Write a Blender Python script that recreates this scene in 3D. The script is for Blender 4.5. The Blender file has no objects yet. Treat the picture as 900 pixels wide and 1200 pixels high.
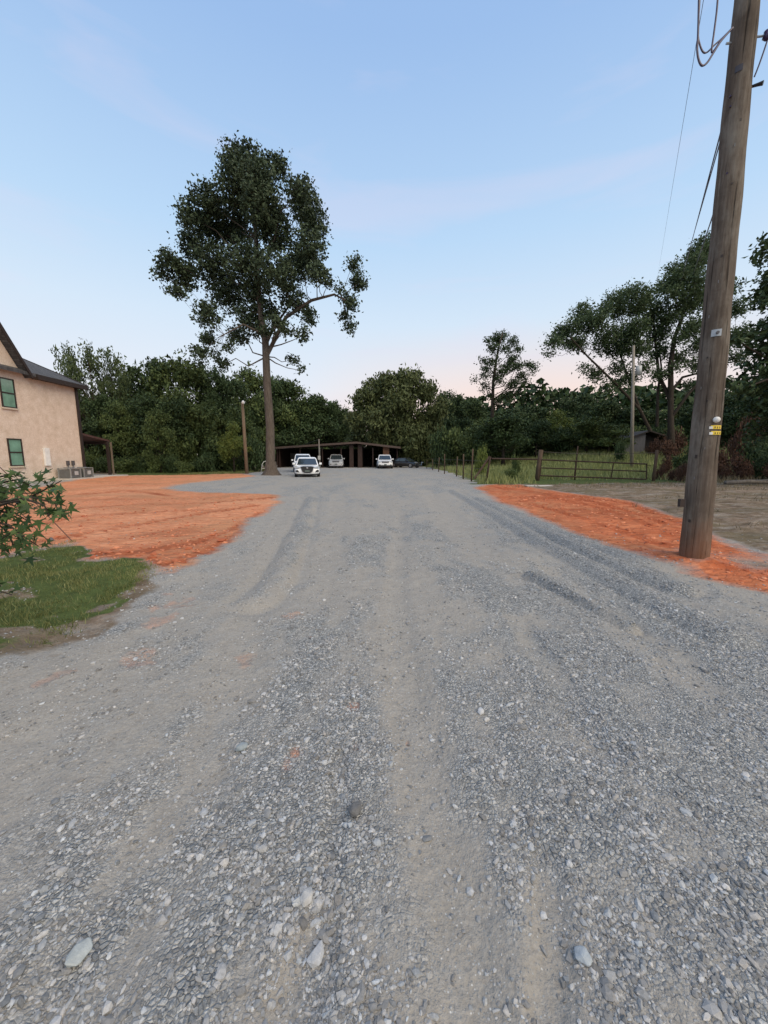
import bpy, math, random
import numpy as np
R = math.radians
random.seed(7); RNG = np.random.default_rng(7)
C = bpy.context.scene.collection
CZ = 1.5; PITCH = R(8.2); F = 451.0
cp, sp = math.cos(PITCH), math.sin(PITCH)

def ray(u, v):
    x = (u-450)/F; y = (600-v)/F
    dY = cp+y*sp; dZ = -sp+y*cp
    return x/dY, dZ/dY
def at(u, v, Y):
    a, b = ray(u, v); return np.array((a*Y, Y, CZ+b*Y))
def G(u, v, z=0.0):
    a, b = ray(u, v); Y = (z-CZ)/b; return np.array((a*Y, Y, z))
def ppm(Y): return Y/F     # metres per photo pixel

# ---------------------------------------------------------------- noise
_T = np.random.default_rng(3).random((256, 256))
def vn(x, y, s=0):
    x = np.asarray(x, float)+s*17.31; y = np.asarray(y, float)+s*9.77
    xi = np.floor(x).astype(int); yi = np.floor(y).astype(int)
    fx = x-xi; fy = y-yi; fx = fx*fx*(3-2*fx); fy = fy*fy*(3-2*fy)
    a = _T[xi & 255, yi & 255]; b = _T[(xi+1) & 255, yi & 255]
    c = _T[xi & 255, (yi+1) & 255]; d = _T[(xi+1) & 255, (yi+1) & 255]
    return (a*(1-fx)+b*fx)*(1-fy)+(c*(1-fx)+d*fx)*fy
def fbm(x, y, o=4, s=0):
    t = 0; a = .5; n = 0
    for k in range(o):
        t = t+a*vn(x*2**k, y*2**k, s+k*3); n += a; a *= .5
    return t/n
def sst(a, b, x):
    t = np.clip((x-a)/(b-a), 0, 1); return t*t*(3-2*t)
def sdf(poly, x, y):                       # positive inside
    P = [np.array(p[:2]) for p in poly]; d = np.full(x.shape, 1e9); ins = np.zeros(x.shape, bool)
    for i in range(len(P)):
        a, b = P[i], P[(i+1) % len(P)]
        e = b-a; t = np.clip(((x-a[0])*e[0]+(y-a[1])*e[1])/(e@e+1e-9), 0, 1)
        d = np.minimum(d, np.hypot(x-a[0]-t*e[0], y-a[1]-t*e[1]))
        c = ((a[1] > y) != (b[1] > y)) & (x < (b[0]-a[0])*(y-a[1])/(b[1]-a[1]+1e-12)+a[0]); ins ^= c
    return np.where(ins, d, -d)
def dline(pts, x, y):
    d = np.full(x.shape, 1e9)
    for a, b in zip(pts[:-1], pts[1:]):
        e = b[:2]-a[:2]; t = np.clip(((x-a[0])*e[0]+(y-a[1])*e[1])/(e@e+1e-9), 0, 1)
        d = np.minimum(d, np.hypot(x-a[0]-t*e[0], y-a[1]-t*e[1]))
    return d

# ---------------------------------------------------------------- materials
class NT:
    def __init__(s, name):
        s.m = bpy.data.materials.new(name); s.m.use_nodes = True; s.t = s.m.node_tree
        s.b = s.t.nodes['Principled BSDF']; s.L = s.t.links
    def n(s, typ, **kw):
        o = s.t.nodes.new(typ)
        for k, v in kw.items():
            if k.startswith('i_'):
                o.inputs[k[2:].replace('_', ' ')].default_value = v
            else: setattr(o, k, v)
        return o
    def l(s, a, b): s.L.new(a, b)
    def ramp(s, src, stops):
        r = s.n('ShaderNodeValToRGB'); cr = r.color_ramp
        while len(cr.elements) < len(stops): cr.elements.new(.5)
        for e, (p, c) in zip(cr.elements, stops): e.position = p; e.color = (*c, 1) if len(c) == 3 else c
        s.l(src, r.inputs[0]); return r.outputs[0]
    def mix(s, f, a, b, mode='MIX'):
        m = s.n('ShaderNodeMix', data_type='RGBA', blend_type=mode)
        for sock, v in ((m.inputs[0], f), (m.inputs[6], a), (m.inputs[7], b)):
            if hasattr(v, 'links') or hasattr(v, 'is_linked'): s.l(v, sock)
            elif isinstance(v, (int, float)): sock.default_value = v
            else: sock.default_value = (*v, 1)
        return m.outputs[2]
    def math(s, op, a, b=0.0, clamp=False):
        m = s.n('ShaderNodeMath', operation=op, use_clamp=clamp)
        for sock, v in ((m.inputs[0], a), (m.inputs[1], b)):
            if hasattr(v, 'is_linked'): s.l(v, sock)
            else: sock.default_value = v
        return m.outputs[0]
    def noise(s, scale, detail=5, rough=.6, vec=None):
        o = s.n('ShaderNodeTexNoise'); o.inputs['Scale'].default_value = scale
        o.inputs['Detail'].default_value = detail; o.inputs['Roughness'].default_value = rough
        if vec is not None: s.l(vec, o.inputs['Vector'])
        return o.outputs[0]
    def bump(s, h, strength, dist):
        b = s.n('ShaderNodeBump'); b.inputs['Strength'].default_value = strength; b.inputs['Distance'].default_value = dist
        s.l(h, b.inputs['Height']); s.l(b.outputs[0], s.b.inputs['Normal']); return b
    def scaled(s, sx, sy, sz):
        tc = s.n('ShaderNodeTexCoord'); mp = s.n('ShaderNodeMapping'); mp.inputs['Scale'].default_value = (sx, sy, sz)
        s.l(tc.outputs['Object'], mp.inputs['Vector']); return mp.outputs[0]

_mc = {}
def plain(name, col, rough=.6, metal=0, var=.12, scale=6, bump=0, coat=0):
    if name in _mc: return _mc[name]
    k = NT(name); v = k.scaled(1, 1, 1); f = k.noise(scale, 5, .65, v)
    a = tuple(min(1, c*(1+var)) for c in col); b = tuple(c*(1-var) for c in col)
    k.l(k.ramp(f, [(.3, b), (.7, a)]), k.b.inputs['Base Color'])
    k.b.inputs['Roughness'].default_value = rough; k.b.inputs['Metallic'].default_value = metal
    if coat: k.b.inputs['Coat Weight'].default_value = coat
    if bump: k.bump(k.noise(scale*4, 4, .6, v), .6, bump)
    _mc[name] = k.m; return k.m
def foliage(name, lo, hi, rough=.6, trans=.0):
    k = NT(name); a = k.n('ShaderNodeAttribute', attribute_name='tint')
    k.l(k.mix(a.outputs['Fac'], lo, hi), k.b.inputs['Base Color'])
    k.b.inputs['Roughness'].default_value = rough; k.b.inputs['Specular IOR Level'].default_value = .25
    if trans:
        t = k.n('ShaderNodeBsdfTranslucent'); k.l(k.mix(a.outputs['Fac'], lo, hi), t.inputs[0])
        ms = k.n('ShaderNodeMixShader'); ms.inputs[0].default_value = trans
        k.l(k.b.outputs[0], ms.inputs[1]); k.l(t.outputs[0], ms.inputs[2])
        k.l(ms.outputs[0], k.t.nodes['Material Output'].inputs[0])
    return k.m
def bark(name, lo, hi, sx=14, sz=2.5, dist=.03):
    k = NT(name); v = k.scaled(sx, sx, sz); f = k.noise(1, 6, .7, v)
    v2 = k.scaled(1, 1, .5); g = k.noise(1.3, 3, .5, v2)
    c = k.ramp(f, [(.3, lo), (.7, hi)])
    c = k.mix(k.math('MULTIPLY', g, .5), c, tuple(x*.6 for x in lo))
    k.l(c, k.b.inputs['Base Color']); k.b.inputs['Roughness'].default_value = .92
    k.b.inputs['Specular IOR Level'].default_value = .15
    k.bump(f, .8, dist); return k.m

# ---------------------------------------------------------------- mesh helpers
class MB:
    def __init__(s): s.v = []; s.f = []
    def add(s, vs, fs):
        o = len(s.v); s.v += [tuple(map(float, p)) for p in vs]; s.f += [tuple(i+o for i in f) for f in fs]; return s
    def box(s, x0, x1, y0, y1, z0, z1):
        return s.add([(x0,y0,z0),(x1,y0,z0),(x1,y1,z0),(x0,y1,z0),(x0,y0,z1),(x1,y0,z1),(x1,y1,z1),(x0,y1,z1)],
                     [(0,3,2,1),(4,5,6,7),(0,1,5,4),(1,2,6,5),(2,3,7,6),(3,0,4,7)])
    def tube(s, pts, rad, n=8, caps=True):
        pts = [np.array(p, float) for p in pts]
        if not hasattr(rad, '__len__'): rad = [rad]*len(pts)
        vs = []; ref = None
        for i, p in enumerate(pts):
            d = pts[min(i+1, len(pts)-1)]-pts[max(i-1, 0)]; d = d/(np.linalg.norm(d)+1e-9)
            if ref is None: ref = np.array((1., 0, 0)) if abs(d[0]) < .8 else np.array((0, 1., 0))
            a = ref-d*(ref@d); a /= np.linalg.norm(a)+1e-9; b = np.cross(d, a); ref = a
            for k in range(n):
                t = 2*math.pi*k/n; vs.append(p+rad[i]*(a*math.cos(t)+b*math.sin(t)))
        fs = []
        for i in range(len(pts)-1):
            for k in range(n):
                q = (k+1) % n; fs.append((i*n+k, i*n+q, (i+1)*n+q, (i+1)*n+k))
        if caps: fs.append(tuple(range(n))[::-1]); fs.append(tuple((len(pts)-1)*n+k for k in range(n)))
        return s.add(vs, fs)
    def prism(s, poly, axis, a, b):        # poly in the two other axes, extruded along axis from a to b
        n = len(poly)
        def P(q, t):
            if axis == 0: return (t, q[0], q[1])
            if axis == 1: return (q[0], t, q[1])
            return (q[0], q[1], t)
        vs = [P(q, a) for q in poly]+[P(q, b) for q in poly]
        fs = [tuple(range(n))[::-1], tuple(range(n, 2*n))]+[(i, (i+1) % n, n+(i+1) % n, n+i) for i in range(n)]
        return s.add(vs, fs)
    def build(s, name, mat, parent=None, smooth=False, bevel=0, loc=None):
        me = bpy.data.meshes.new(name); me.from_pydata(s.v, [], s.f); me.validate(); me.update()
        import bmesh
        bm = bmesh.new(); bm.from_mesh(me); bmesh.ops.recalc_face_normals(bm, faces=bm.faces); bm.to_mesh(me); bm.free()
        if smooth: me.polygons.foreach_set('use_smooth', [True]*len(me.polygons))
        o = bpy.data.objects.new(name, me); C.objects.link(o); me.materials.append(mat)
        if parent: o.parent = parent
        if loc is not None: o.location = loc
        if bevel:
            b = o.modifiers.new('b', 'BEVEL'); b.width = bevel; b.segments = 2; b.limit_method = 'ANGLE'
        return o
def np_mesh(name, V, Fc, mat, parent=None, attrs=None, smooth=False, loc=None):
    me = bpy.data.meshes.new(name); V = np.asarray(V, np.float32); Fc = np.asarray(Fc, np.int32); k = Fc.shape[1]
    me.vertices.add(len(V)); me.vertices.foreach_set('co', V.ravel())
    me.loops.add(Fc.size); me.loops.foreach_set('vertex_index', Fc.ravel())
    me.polygons.add(len(Fc)); me.polygons.foreach_set('loop_start', np.arange(len(Fc), dtype=np.int32)*k)
    if smooth: me.polygons.foreach_set('use_smooth', np.ones(len(Fc), bool))
    else: me.polygons.foreach_set('use_smooth', np.zeros(len(Fc), bool))
    me.update(calc_edges=True)
    for an, dom, typ, data in (attrs or []):
        a = me.attributes.new(an, typ, dom)
        a.data.foreach_set('value' if typ == 'FLOAT' else 'color', np.asarray(data, np.float32).ravel())
    me.materials.append(mat)
    o = bpy.data.objects.new(name, me); C.objects.link(o)
    if parent: o.parent = parent
    if loc is not None: o.location = loc
    return o
def tag(o, label=None, cat=None, group=None, kind=None):
    if label: o['label'] = label
    if cat: o['category'] = cat
    if group: o['group'] = group
    if kind: o['kind'] = kind
    return o
def thing(name, label, cat, loc, group=None, rz=0):
    o = bpy.data.objects.new(name, None); C.objects.link(o); o.location = loc; o.rotation_euler = (0, 0, rz)
    o.empty_display_size = .2
    return tag(o, label, cat, group)

# ---------------------------------------------------------------- terrain
def H(x, y):
    x = np.asarray(x, float); y = np.asarray(y, float)
    h = 1.55*sst(10, 26, x)*sst(25, 46, y)
    h = h+.9*sst(5, 16, x)*sst(30, 60, y)
    h = h+.35*sst(6, 9, x)*sst(30, 12, y)*sst(3, 8, y)*.3
    return h+.0*x
CLAY_L = [G(*p) for p in ((-260,700),(-200,600),(40,572),(100,561),(128,558),(180,556.6),(240,555),(286,555.5),(300,558.5),(262,562),(225,566),(196,571),(206,575.5),(250,577.5),(318,579),(327,583),(322,592),(305,604),(282,626),(262,645),(235,662),(205,673),(180,673),(172,660),(130,659),(100,658),(84,640),(40,648),(0,657),(-100,690))]
LAWN = [G(*p) for p in ((-250,700),(-100,680),(0,655),(40,645),(84,637),(102,657),(135,656),(168,656),(178,664),(160,688),(120,708),(84,735),(50,750),(0,757),(-120,790),(-400,900))]
CLAY_R = [G(*p) for p in ((556,571),(580,568),(612,569),(650,577),(690,582),(735,590),(772,600),(800,612),(840,632),(872,646),(910,655),(1010,670),(1060,740),(960,712),(900,694),(850,684),(800,667),(750,652),(700,636),(660,620),(620,603),(590,590))]
FIELD_R = [np.array(p) for p in ((5.2,21),(6.2,30),(6.6,40),(6.2,56),(4,64),(60,90),(120,60),(70,30),(38,24),(24,22.4),(17.5,21.6),(13.5,21.2),(9.2,20.2),(7.2,20.4))]
DIRT_R = [np.array(p) for p in ((6,20.6),(9,20.4),(13.5,21.2),(24,22.4),(38,24),(60,24),(60,-5),(14,1),(7.5,4.2),(6.1,5.2),(6.2,7),(7,9),(7.6,12.0),(7.2,16),(6,19))]
LAWN_FAR = [G(*p) for p in ((225,557),(250,556),(286,555.3),(300,553.2),(312,552),(314,549),(260,548),(200,548),(150,552),(130,557))]
HOUSE_STRIP = [G(*p) for p in ((20,580),(60,570),(110,564),(150,560.5),(152,562.5),(125,568),(78,579),(40,590))]  # browner strip of ground along the house and its pad
WOODS_L = [np.array(p) for p in ((-60,31),(-21,31),(-14,34.5),(-12,38),(-16,60),(-80,60))]
DIRT_TRACKS = [([G(*p) for p in q], w) for q, w in (
    (((330,600),(315,660),(296,720),(285,790),(250,880),(190,1000),(90,1180)), .17),
    (((225,680),(170,760),(70,850),(-40,960)), .26),
    (((120,700),(60,770),(-30,830)), .25),
    (((470,600),(465,700),(480,820),(510,960),(540,1080),(555,1220)), .13),
    (((590,700),(650,790),(700,880)), .10),
    (((400,580),(395,620),(370,700)), .30), (((440,570),(450,620),(470,690)), .5),
    (((500,575),(560,640),(640,720)), .28),
    (((640,660),(730,720),(810,790)), .16),
    (((380,1100),(330,1220)), .08), (((400,890),(390,1010)), .05),
    (((640,1010),(650,1130),(640,1230)), .06))]
LOOSE = [([G(*p) for p in q], w) for q, w in (
    (((700,690),(800,730),(960,800)), .45), (((640,840),(720,950),(860,1150)), .42),
    (((820,850),(900,1000)), .5), (((520,760),(560,860),(610,960)), .25),
    (((350,720),(350,860),(330,980)), .28), (((270,820),(200,960),(100,1060)), .16), (((60,1000),(-40,1150)), .35),
    (((420,640),(520,680),(600,700)), .5), (((440,820),(430,900)), .12), (((230,1130),(200,1230)), .12))]
RIDGES = [([G(*p) for p in q], w) for q, w in (
    (((365,583),(352,620),(325,680),(300,705)), .14), (((530,575),(590,608),(640,640),(700,668),(760,700),(850,745)), .14),
    (((560,585),(640,625),(720,662),(800,690)), .12), (((620,675),(700,715),(740,735)), .05))]
ORANGE = [(np.array(G(*p)), w) for p, w in (((418,880),.05),((343,722),.13),((364,748),.06),((415,828),.035),((418,856),.04),((205,705),.25),((190,722),.18),((165,770),.16),((55,795),.12),((478,868),.025),((345,885),.06),((290,770),.12))]
def masks(x, y):
    wob = (fbm(x*.9, y*.9, 4, 1)-.5); w2 = fbm(x*5, y*5, 3, 5)-.5
    r = np.hypot(x, y)
    cl = sdf(CLAY_L, x, y)+wob*.7+w2*.25; ew = .12+.018*np.minimum(r, 40); clay = sst(-ew, ew, cl)
    cr = sdf(CLAY_R, x, y)+wob*.5+w2*.2; clayR = sst(-ew, ew, cr)
    for c, w in ORANGE:
        d = np.hypot((x-c[0]), (y-c[1])*.8)+(fbm(x*9, y*9, 4, 8)-.5)*w*2.6
        clay = np.maximum(clay, sst(w*1.3, w*.1, d)*(.55 if w < .1 else .34))
    lwd = sdf(LAWN, x, y)+wob*.45+w2*.55; lw = sst(-.10, .25, lwd)*(1-.75*sst(.56, .68, fbm(x*1.7, y*2.6, 4, 15)))
    fr = sst(-.6, .6, sdf(FIELD_R, x, y)+wob*2+w2*.8)
    lf = sst(-.3, .3, sdf(LAWN_FAR, x, y)+w2*.5)
    gr = np.maximum.reduce([lw, fr, lf])
    dr = sst(-.3, .3, sdf(DIRT_R, x, y)+wob*1.0+w2*.4); hd = sst(-.15, .15, sdf(HOUSE_STRIP, x, y)+w2*.3)
    wl = sst(-.5, .5, sdf(WOODS_L, x, y)+wob)
    far = sst(60, 75, r)
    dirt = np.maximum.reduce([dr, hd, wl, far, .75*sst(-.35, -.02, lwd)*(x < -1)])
    bp_ = sst(1.5, .2, np.hypot((x-5.15), (y-5.2)*1.3)+(fbm(x*2.4, y*2.4, 4, 97)-.5)*2.2)*.62
    clay = np.maximum(clay, clayR*(1-bp_))*(1-lw*.9); dirt = np.maximum(dirt, bp_*clayR*1.6)
    lo = .50+(fbm(x*1.1, y*.45, 4, 11)-.5)*1.1+(fbm(x*7, y*3, 3, 13)-.5)*.9
    for q, w in LOOSE: lo = lo+.24*sst(w*1.8, w*.4, dline(q, x, y)+(fbm(x*2, y*2, 3, 21)-.5)*w*1.6)
    for q, w in DIRT_TRACKS: lo = lo-.30*sst(w*2.1, w*.2, dline(q, x, y)+(fbm(x*2.3, y*2.3, 3, 22)-.5)*w*2.6)
    for q, w in RIDGES: lo = lo+.26*sst(w*1.5, w*.5, dline(q, x, y)+w2*w)
    return clay, gr, dirt*(1-clay), np.clip(lo, 0, 1)

def k_ground():
    k = NT('ground_material'); a = k.n('ShaderNodeAttribute', attribute_name='cover')
    sep = k.n('ShaderNodeSeparateColor'); k.l(a.outputs['Color'], sep.inputs[0])
    clay, grass, dirt, loose = sep.outputs[0], sep.outputs[1], sep.outputs[2], a.outputs['Alpha']
    P = k.scaled(1, 1, 1)
    def vor(scale, feat='F1'):
        v = k.n('ShaderNodeTexVoronoi', feature=feat); v.inputs['Scale'].default_value = scale; k.l(P, v.inputs['Vector']); return v
    n_big = k.noise(.8, 4, .6, P); n_mid = k.noise(6, 5, .65, P); n_fine = k.noise(60, 5, .7, P)
    # compacted dirt
    dcol = k.ramp(n_mid, [(.25, (.255,.232,.198)), (.5, (.33,.303,.262)), (.75, (.405,.378,.335))])
    dcol = k.mix(.55, dcol, k.ramp(n_fine, [(.3, (.21,.20,.185)), (.7, (.40,.385,.355))]))
    # pebbly gravel, two sizes
    v1 = vor(58); v2 = vor(125); e1 = vor(58, 'DISTANCE_TO_EDGE'); e2 = vor(125, 'DISTANCE_TO_EDGE')
    s1 = k.n('ShaderNodeSeparateColor'); k.l(v1.outputs['Color'], s1.inputs[0])
    s2 = k.n('ShaderNodeSeparateColor'); k.l(v2.outputs['Color'], s2.inputs[0])
    stops = [(0, (.17,.18,.185)), (.4, (.27,.28,.28)), (.75, (.37,.38,.375)), (1, (.58,.58,.56))]
    g1 = k.ramp(s1.outputs[0], stops); g2 = k.ramp(s2.outputs[0], stops)
    g1 = k.mix(k.ramp(e1.outputs['Distance'], [(0, (0,0,0)), (.1, (1,1,1))]), (.11,.11,.11), g1)
    pick = k.ramp(s1.outputs[1], [(.45, (0,0,0)), (.5, (1,1,1))])
    gcol = k.mix(pick, g2, g1)
    # sparse small stones embedded in the dirt
    sparse = k.ramp(s2.outputs[1], [(.72, (0,0,0)), (.76, (1,1,1))])
    core = k.ramp(v2.outputs['Distance'], [(.28, (1,1,1)), (.40, (0,0,0))])
    dcol = k.mix(k.math('MULTIPLY', sparse, core), dcol, g2)
    lm = k.math('ADD', loose, k.math('MULTIPLY', k.math('SUBTRACT', n_mid, .5), .9))
    lm = k.ramp(lm, [(.25, (0,0,0)), (.78, (.92,.92,.92))])
    col = k.mix(lm, dcol, gcol)
    # red clay
    c1 = k.ramp(n_mid, [(.25, (.53,.20,.10)), (.5, (.66,.285,.15)), (.75, (.76,.39,.235))])
    sv = k.scaled(.12, .45, 1); streak = k.noise(1.2, 5, .6, sv)
    sxyz = k.n('ShaderNodeSeparateXYZ'); k.l(P, sxyz.inputs[0])
    side = k.ramp(k.math('ADD', k.math('MULTIPLY', sxyz.outputs[0], .2), .5), [(.4, (0,0,0)), (.6, (1,1,1))])
    pale = k.mix(side, (.68,.36,.21), (.66,.27,.13))
    c1 = k.mix(side, c1, k.ramp(n_mid, [(.25, (.46,.135,.058)), (.5, (.61,.20,.09)), (.75, (.72,.31,.16))]))
    c1 = k.mix(k.ramp(streak, [(.50, (0,0,0)), (.68, (.8,.8,.8))]), c1, pale)
    c1 = k.mix(k.ramp(streak, [(.28, (.6,.6,.6)), (.42, (0,0,0))]), c1, (.38,.12,.055))
    clod = k.noise(7, 6, .75, k.scaled(.9, 1.25, 1)); c1 = k.mix(k.ramp(clod, [(.34, (.6,.6,.6)), (.48, (0,0,0))]), c1, (.40,.13,.062))  # hollows between clods darkened: their shade put into the clay colour
    c1 = k.mix(k.ramp(n_fine, [(.3, (.35,.35,.35)), (.6, (0,0,0))]), c1, (.33,.10,.045))
    c1 = k.mix(k.ramp(k.noise(.45, 4, .6, P), [(.46, (0,0,0)), (.62, (.6,.6,.6))]), c1, (.43,.225,.12))
    v3 = k.n('ShaderNodeTexVoronoi'); v3.inputs['Scale'].default_value = 5.5; k.l(k.scaled(.8, 1.7, 1), v3.inputs['Vector'])
    pit = k.ramp(v3.outputs['Distance'], [(.35, (0,0,0)), (.75, (1,1,1))]); c1 = k.mix(k.math('MULTIPLY', k.math('MULTIPLY', pit, k.math('ADD', k.math('MULTIPLY', side, .45), .10)), k.ramp(k.noise(.9, 3, .6, P), [(.4, (.2,.2,.2)), (.6, (1,1,1))])), c1, (.30,.075,.03))  # pits coloured darker, standing for the shade inside them
    mo = k.n('ShaderNodeAttribute', attribute_name='moist_shade'); c1 = k.mix(k.math('MULTIPLY', mo.outputs['Fac'], .92), c1, k.mix(side, (.35,.105,.048), (.37,.092,.036)))  # damp clay tone plus painted shade of the tread hollows
    cm = k.math('ADD', clay, k.math('MULTIPLY', k.math('SUBTRACT', n_mid, .5), .7))
    cm = k.ramp(cm, [(.18, (0,0,0)), (.85, (1,1,1))])
    col = k.mix(cm, col, c1)
    # bare brown earth
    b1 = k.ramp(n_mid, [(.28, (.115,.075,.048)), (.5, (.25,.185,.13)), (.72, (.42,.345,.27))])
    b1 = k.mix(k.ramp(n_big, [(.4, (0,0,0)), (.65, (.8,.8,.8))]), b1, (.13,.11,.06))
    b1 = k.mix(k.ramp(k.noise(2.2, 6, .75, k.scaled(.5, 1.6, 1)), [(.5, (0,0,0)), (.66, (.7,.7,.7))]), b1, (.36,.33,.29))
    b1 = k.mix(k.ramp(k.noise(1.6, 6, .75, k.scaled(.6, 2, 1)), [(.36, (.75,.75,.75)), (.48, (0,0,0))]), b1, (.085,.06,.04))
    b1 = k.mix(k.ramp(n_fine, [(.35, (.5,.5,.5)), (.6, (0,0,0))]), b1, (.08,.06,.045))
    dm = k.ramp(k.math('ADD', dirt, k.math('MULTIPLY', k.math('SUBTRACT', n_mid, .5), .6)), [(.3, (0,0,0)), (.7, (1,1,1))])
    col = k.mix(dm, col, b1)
    # turf soil
    t1 = k.ramp(n_mid, [(.3, (.055,.075,.022)), (.6, (.11,.145,.042)), (.8, (.19,.17,.09))])
    t1 = k.mix(k.ramp(n_fine, [(.35, (.6,.6,.6)), (.6, (0,0,0))]), t1, (.03,.04,.014))
    tm = k.ramp(k.math('ADD', grass, k.math('MULTIPLY', k.math('SUBTRACT', n_mid, .5), .9)), [(.3, (0,0,0)), (.65, (1,1,1))])
    col = k.mix(tm, col, t1)
    k.l(col, k.b.inputs['Base Color']); k.b.inputs['Roughness'].default_value = .95
    k.b.inputs['Specular IOR Level'].default_value = .12
    # relief
    hg = k.math('MULTIPLY', k.math('MINIMUM', e1.outputs['Distance'], .25), 1.6)
    h = k.math('MULTIPLY', hg, lm)
    h = k.math('ADD', h, k.math('MULTIPLY', n_fine, .35)); h = k.math('ADD', h, k.math('MULTIPLY', n_mid, 1.3))
    h = k.math('ADD', h, k.math('MULTIPLY', k.noise(18, 5, .7, P), 1.0))
    wv = k.n('ShaderNodeTexNoise'); wv.inputs['Scale'].default_value = 5; wv.inputs['Detail'].default_value = 6
    k.l(k.scaled(.9, 1.2, 1), wv.inputs['Vector'])
    h = k.math('ADD', h, k.math('MULTIPLY', k.math('SUBTRACT', k.math('MULTIPLY', wv.outputs[0], 5.0), k.math('MULTIPLY', pit, 1.2)), cm))
    k.bump(h, .9, .02)
    return k.m
MG = k_ground()

MX, MY = G(812.5, 658)[:2]
LANES = [([G(*p) for p in q], w) for q, w in ((((105,650),(160,650),(215,640),(270,622),(305,600)), .16), (((135,657),(200,662),(250,645),(295,614)), .16), (((20,640),(90,628),(180,612),(300,592)), .17),
         (((60,600),(150,592),(240,590),(322,583)), .2), (((90,580),(150,575),(200,581)), .25), (((30,618),(110,604),(200,600),(280,596)), .17),
         (((575,570),(640,582),(720,600),(800,632)), .2), (((590,571),(680,586),(760,606),(830,640)), .2), (((610,588),(700,612),(780,642)), .18), (((640,577),(740,594),(800,616)), .2))]
WETZ = [(G(*p)[:2], w) for p, w in (((130,655),1.0),((180,655),.8),((230,640),.9),((205,625),.9),((840,662),.75),((870,668),.7),((700,600),1.3),((640,585),1.4))]
def lanes(x, y):
    m = np.zeros(x.shape); cle = np.zeros(x.shape)
    wig = (fbm(x*1.2, y*1.2, 2, 81)-.5)*.35
    for pts, w in LANES:
        acc = 0.
        for a, b in zip(pts[:-1], pts[1:]):
            e = b[:2]-a[:2]; L = float(np.hypot(*e)); t = ((x-a[0])*e[0]+(y-a[1])*e[1])/(L*L); tc_ = np.clip(t, 0, 1)
            d = np.hypot(x-a[0]-tc_*e[0], y-a[1]-tc_*e[1])+wig*w*2; on = sst(w, w*.55, d)*((t > -.02) & (t < 1.02))
            c_ = .5+.5*np.sin((acc+t*L)*6.283/.24+d*6)
            upd = on > m; cle = np.where(upd, c_, cle); m = np.maximum(m, on); acc += L
    return m*(.45+.55*sst(.35, .55, fbm(x*.9, y*.9, 3, 83))), cle
def moist_shading(x, y):
    wz = np.zeros(x.shape)
    for c, w in WETZ: wz = np.maximum(wz, sst(1.2*w, .2*w, np.hypot(x-c[0], (y-c[1])*1.2)+(fbm(x*2, y*2, 4, 85)-.5)*w*1.4))
    m, cle = lanes(x, y)
    tread = sst(.45, .60, vn((x*.93-y*.37)*4.2, (y*.93+x*.37)*6.5, 91))*(x > 0)*.6
    return np.clip(.55*wz+m*(.45+.75*(1-cle))+tread*(.4+.6*fbm(x*.8, y*.8, 2, 92)), 0, 1)  # damp zones, plus tread hollows darkened in place of shade
def clean_relief(x, y, cl, gr, di, lo):
    r = np.hypot(x, y)
    z = (fbm(x*.5, y*.5, 3, 31)-.5)*.07*sst(1, 6, r)+(fbm(x*4, y*4, 4, 32)-.5)*.022
    z = z+lo*(1-cl)*(1-gr)*.016*(.6+fbm(x*18, y*18, 2, 33))
    for q, w in RIDGES:
        d = dline(q, x, y); z = z+.055*sst(w*1.6, w*.2, d)-.03*sst(w*3, w*1.6, d)*sst(w*1.2, w*1.8, d)
    for q, w in DIRT_TRACKS: z = z-.02*sst(w*1.4, w*.3, dline(q, x, y))
    # wheel and track cleats pressed in the clay
    lane = vn(x*.55-y*.1, y*.03, 44)
    cle = np.sin((y*.92+x*.4)*16+lane*9)*np.where(vn(x*1.4, y*.15, 41) > .5, 1, .25)
    rough = (fbm(x*3.0, y*3.4, 4, 45)-.5)
    lm_, lc_ = lanes(x, y)
    z = z+cl*(.055*rough+.02+lm_*(.035*lc_-.03))*sst(2, 4, r)
    z = z+.11*np.exp(-((x-MX)**2+(y-MY)**2)/.13)*(.7+.6*fbm(x*9, y*9, 3, 49))
    z = z+di*(fbm(x*2.5, y*2.5, 4, 46)-.5)*.10+gr*.01
    return z
def Hs(x, y):
    x = np.atleast_1d(np.asarray(x, float)); y = np.atleast_1d(np.asarray(y, float))
    cl, gr, di, lo = masks(x, y); return H(x, y)+clean_relief(x, y, cl, gr, di, lo)
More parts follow.
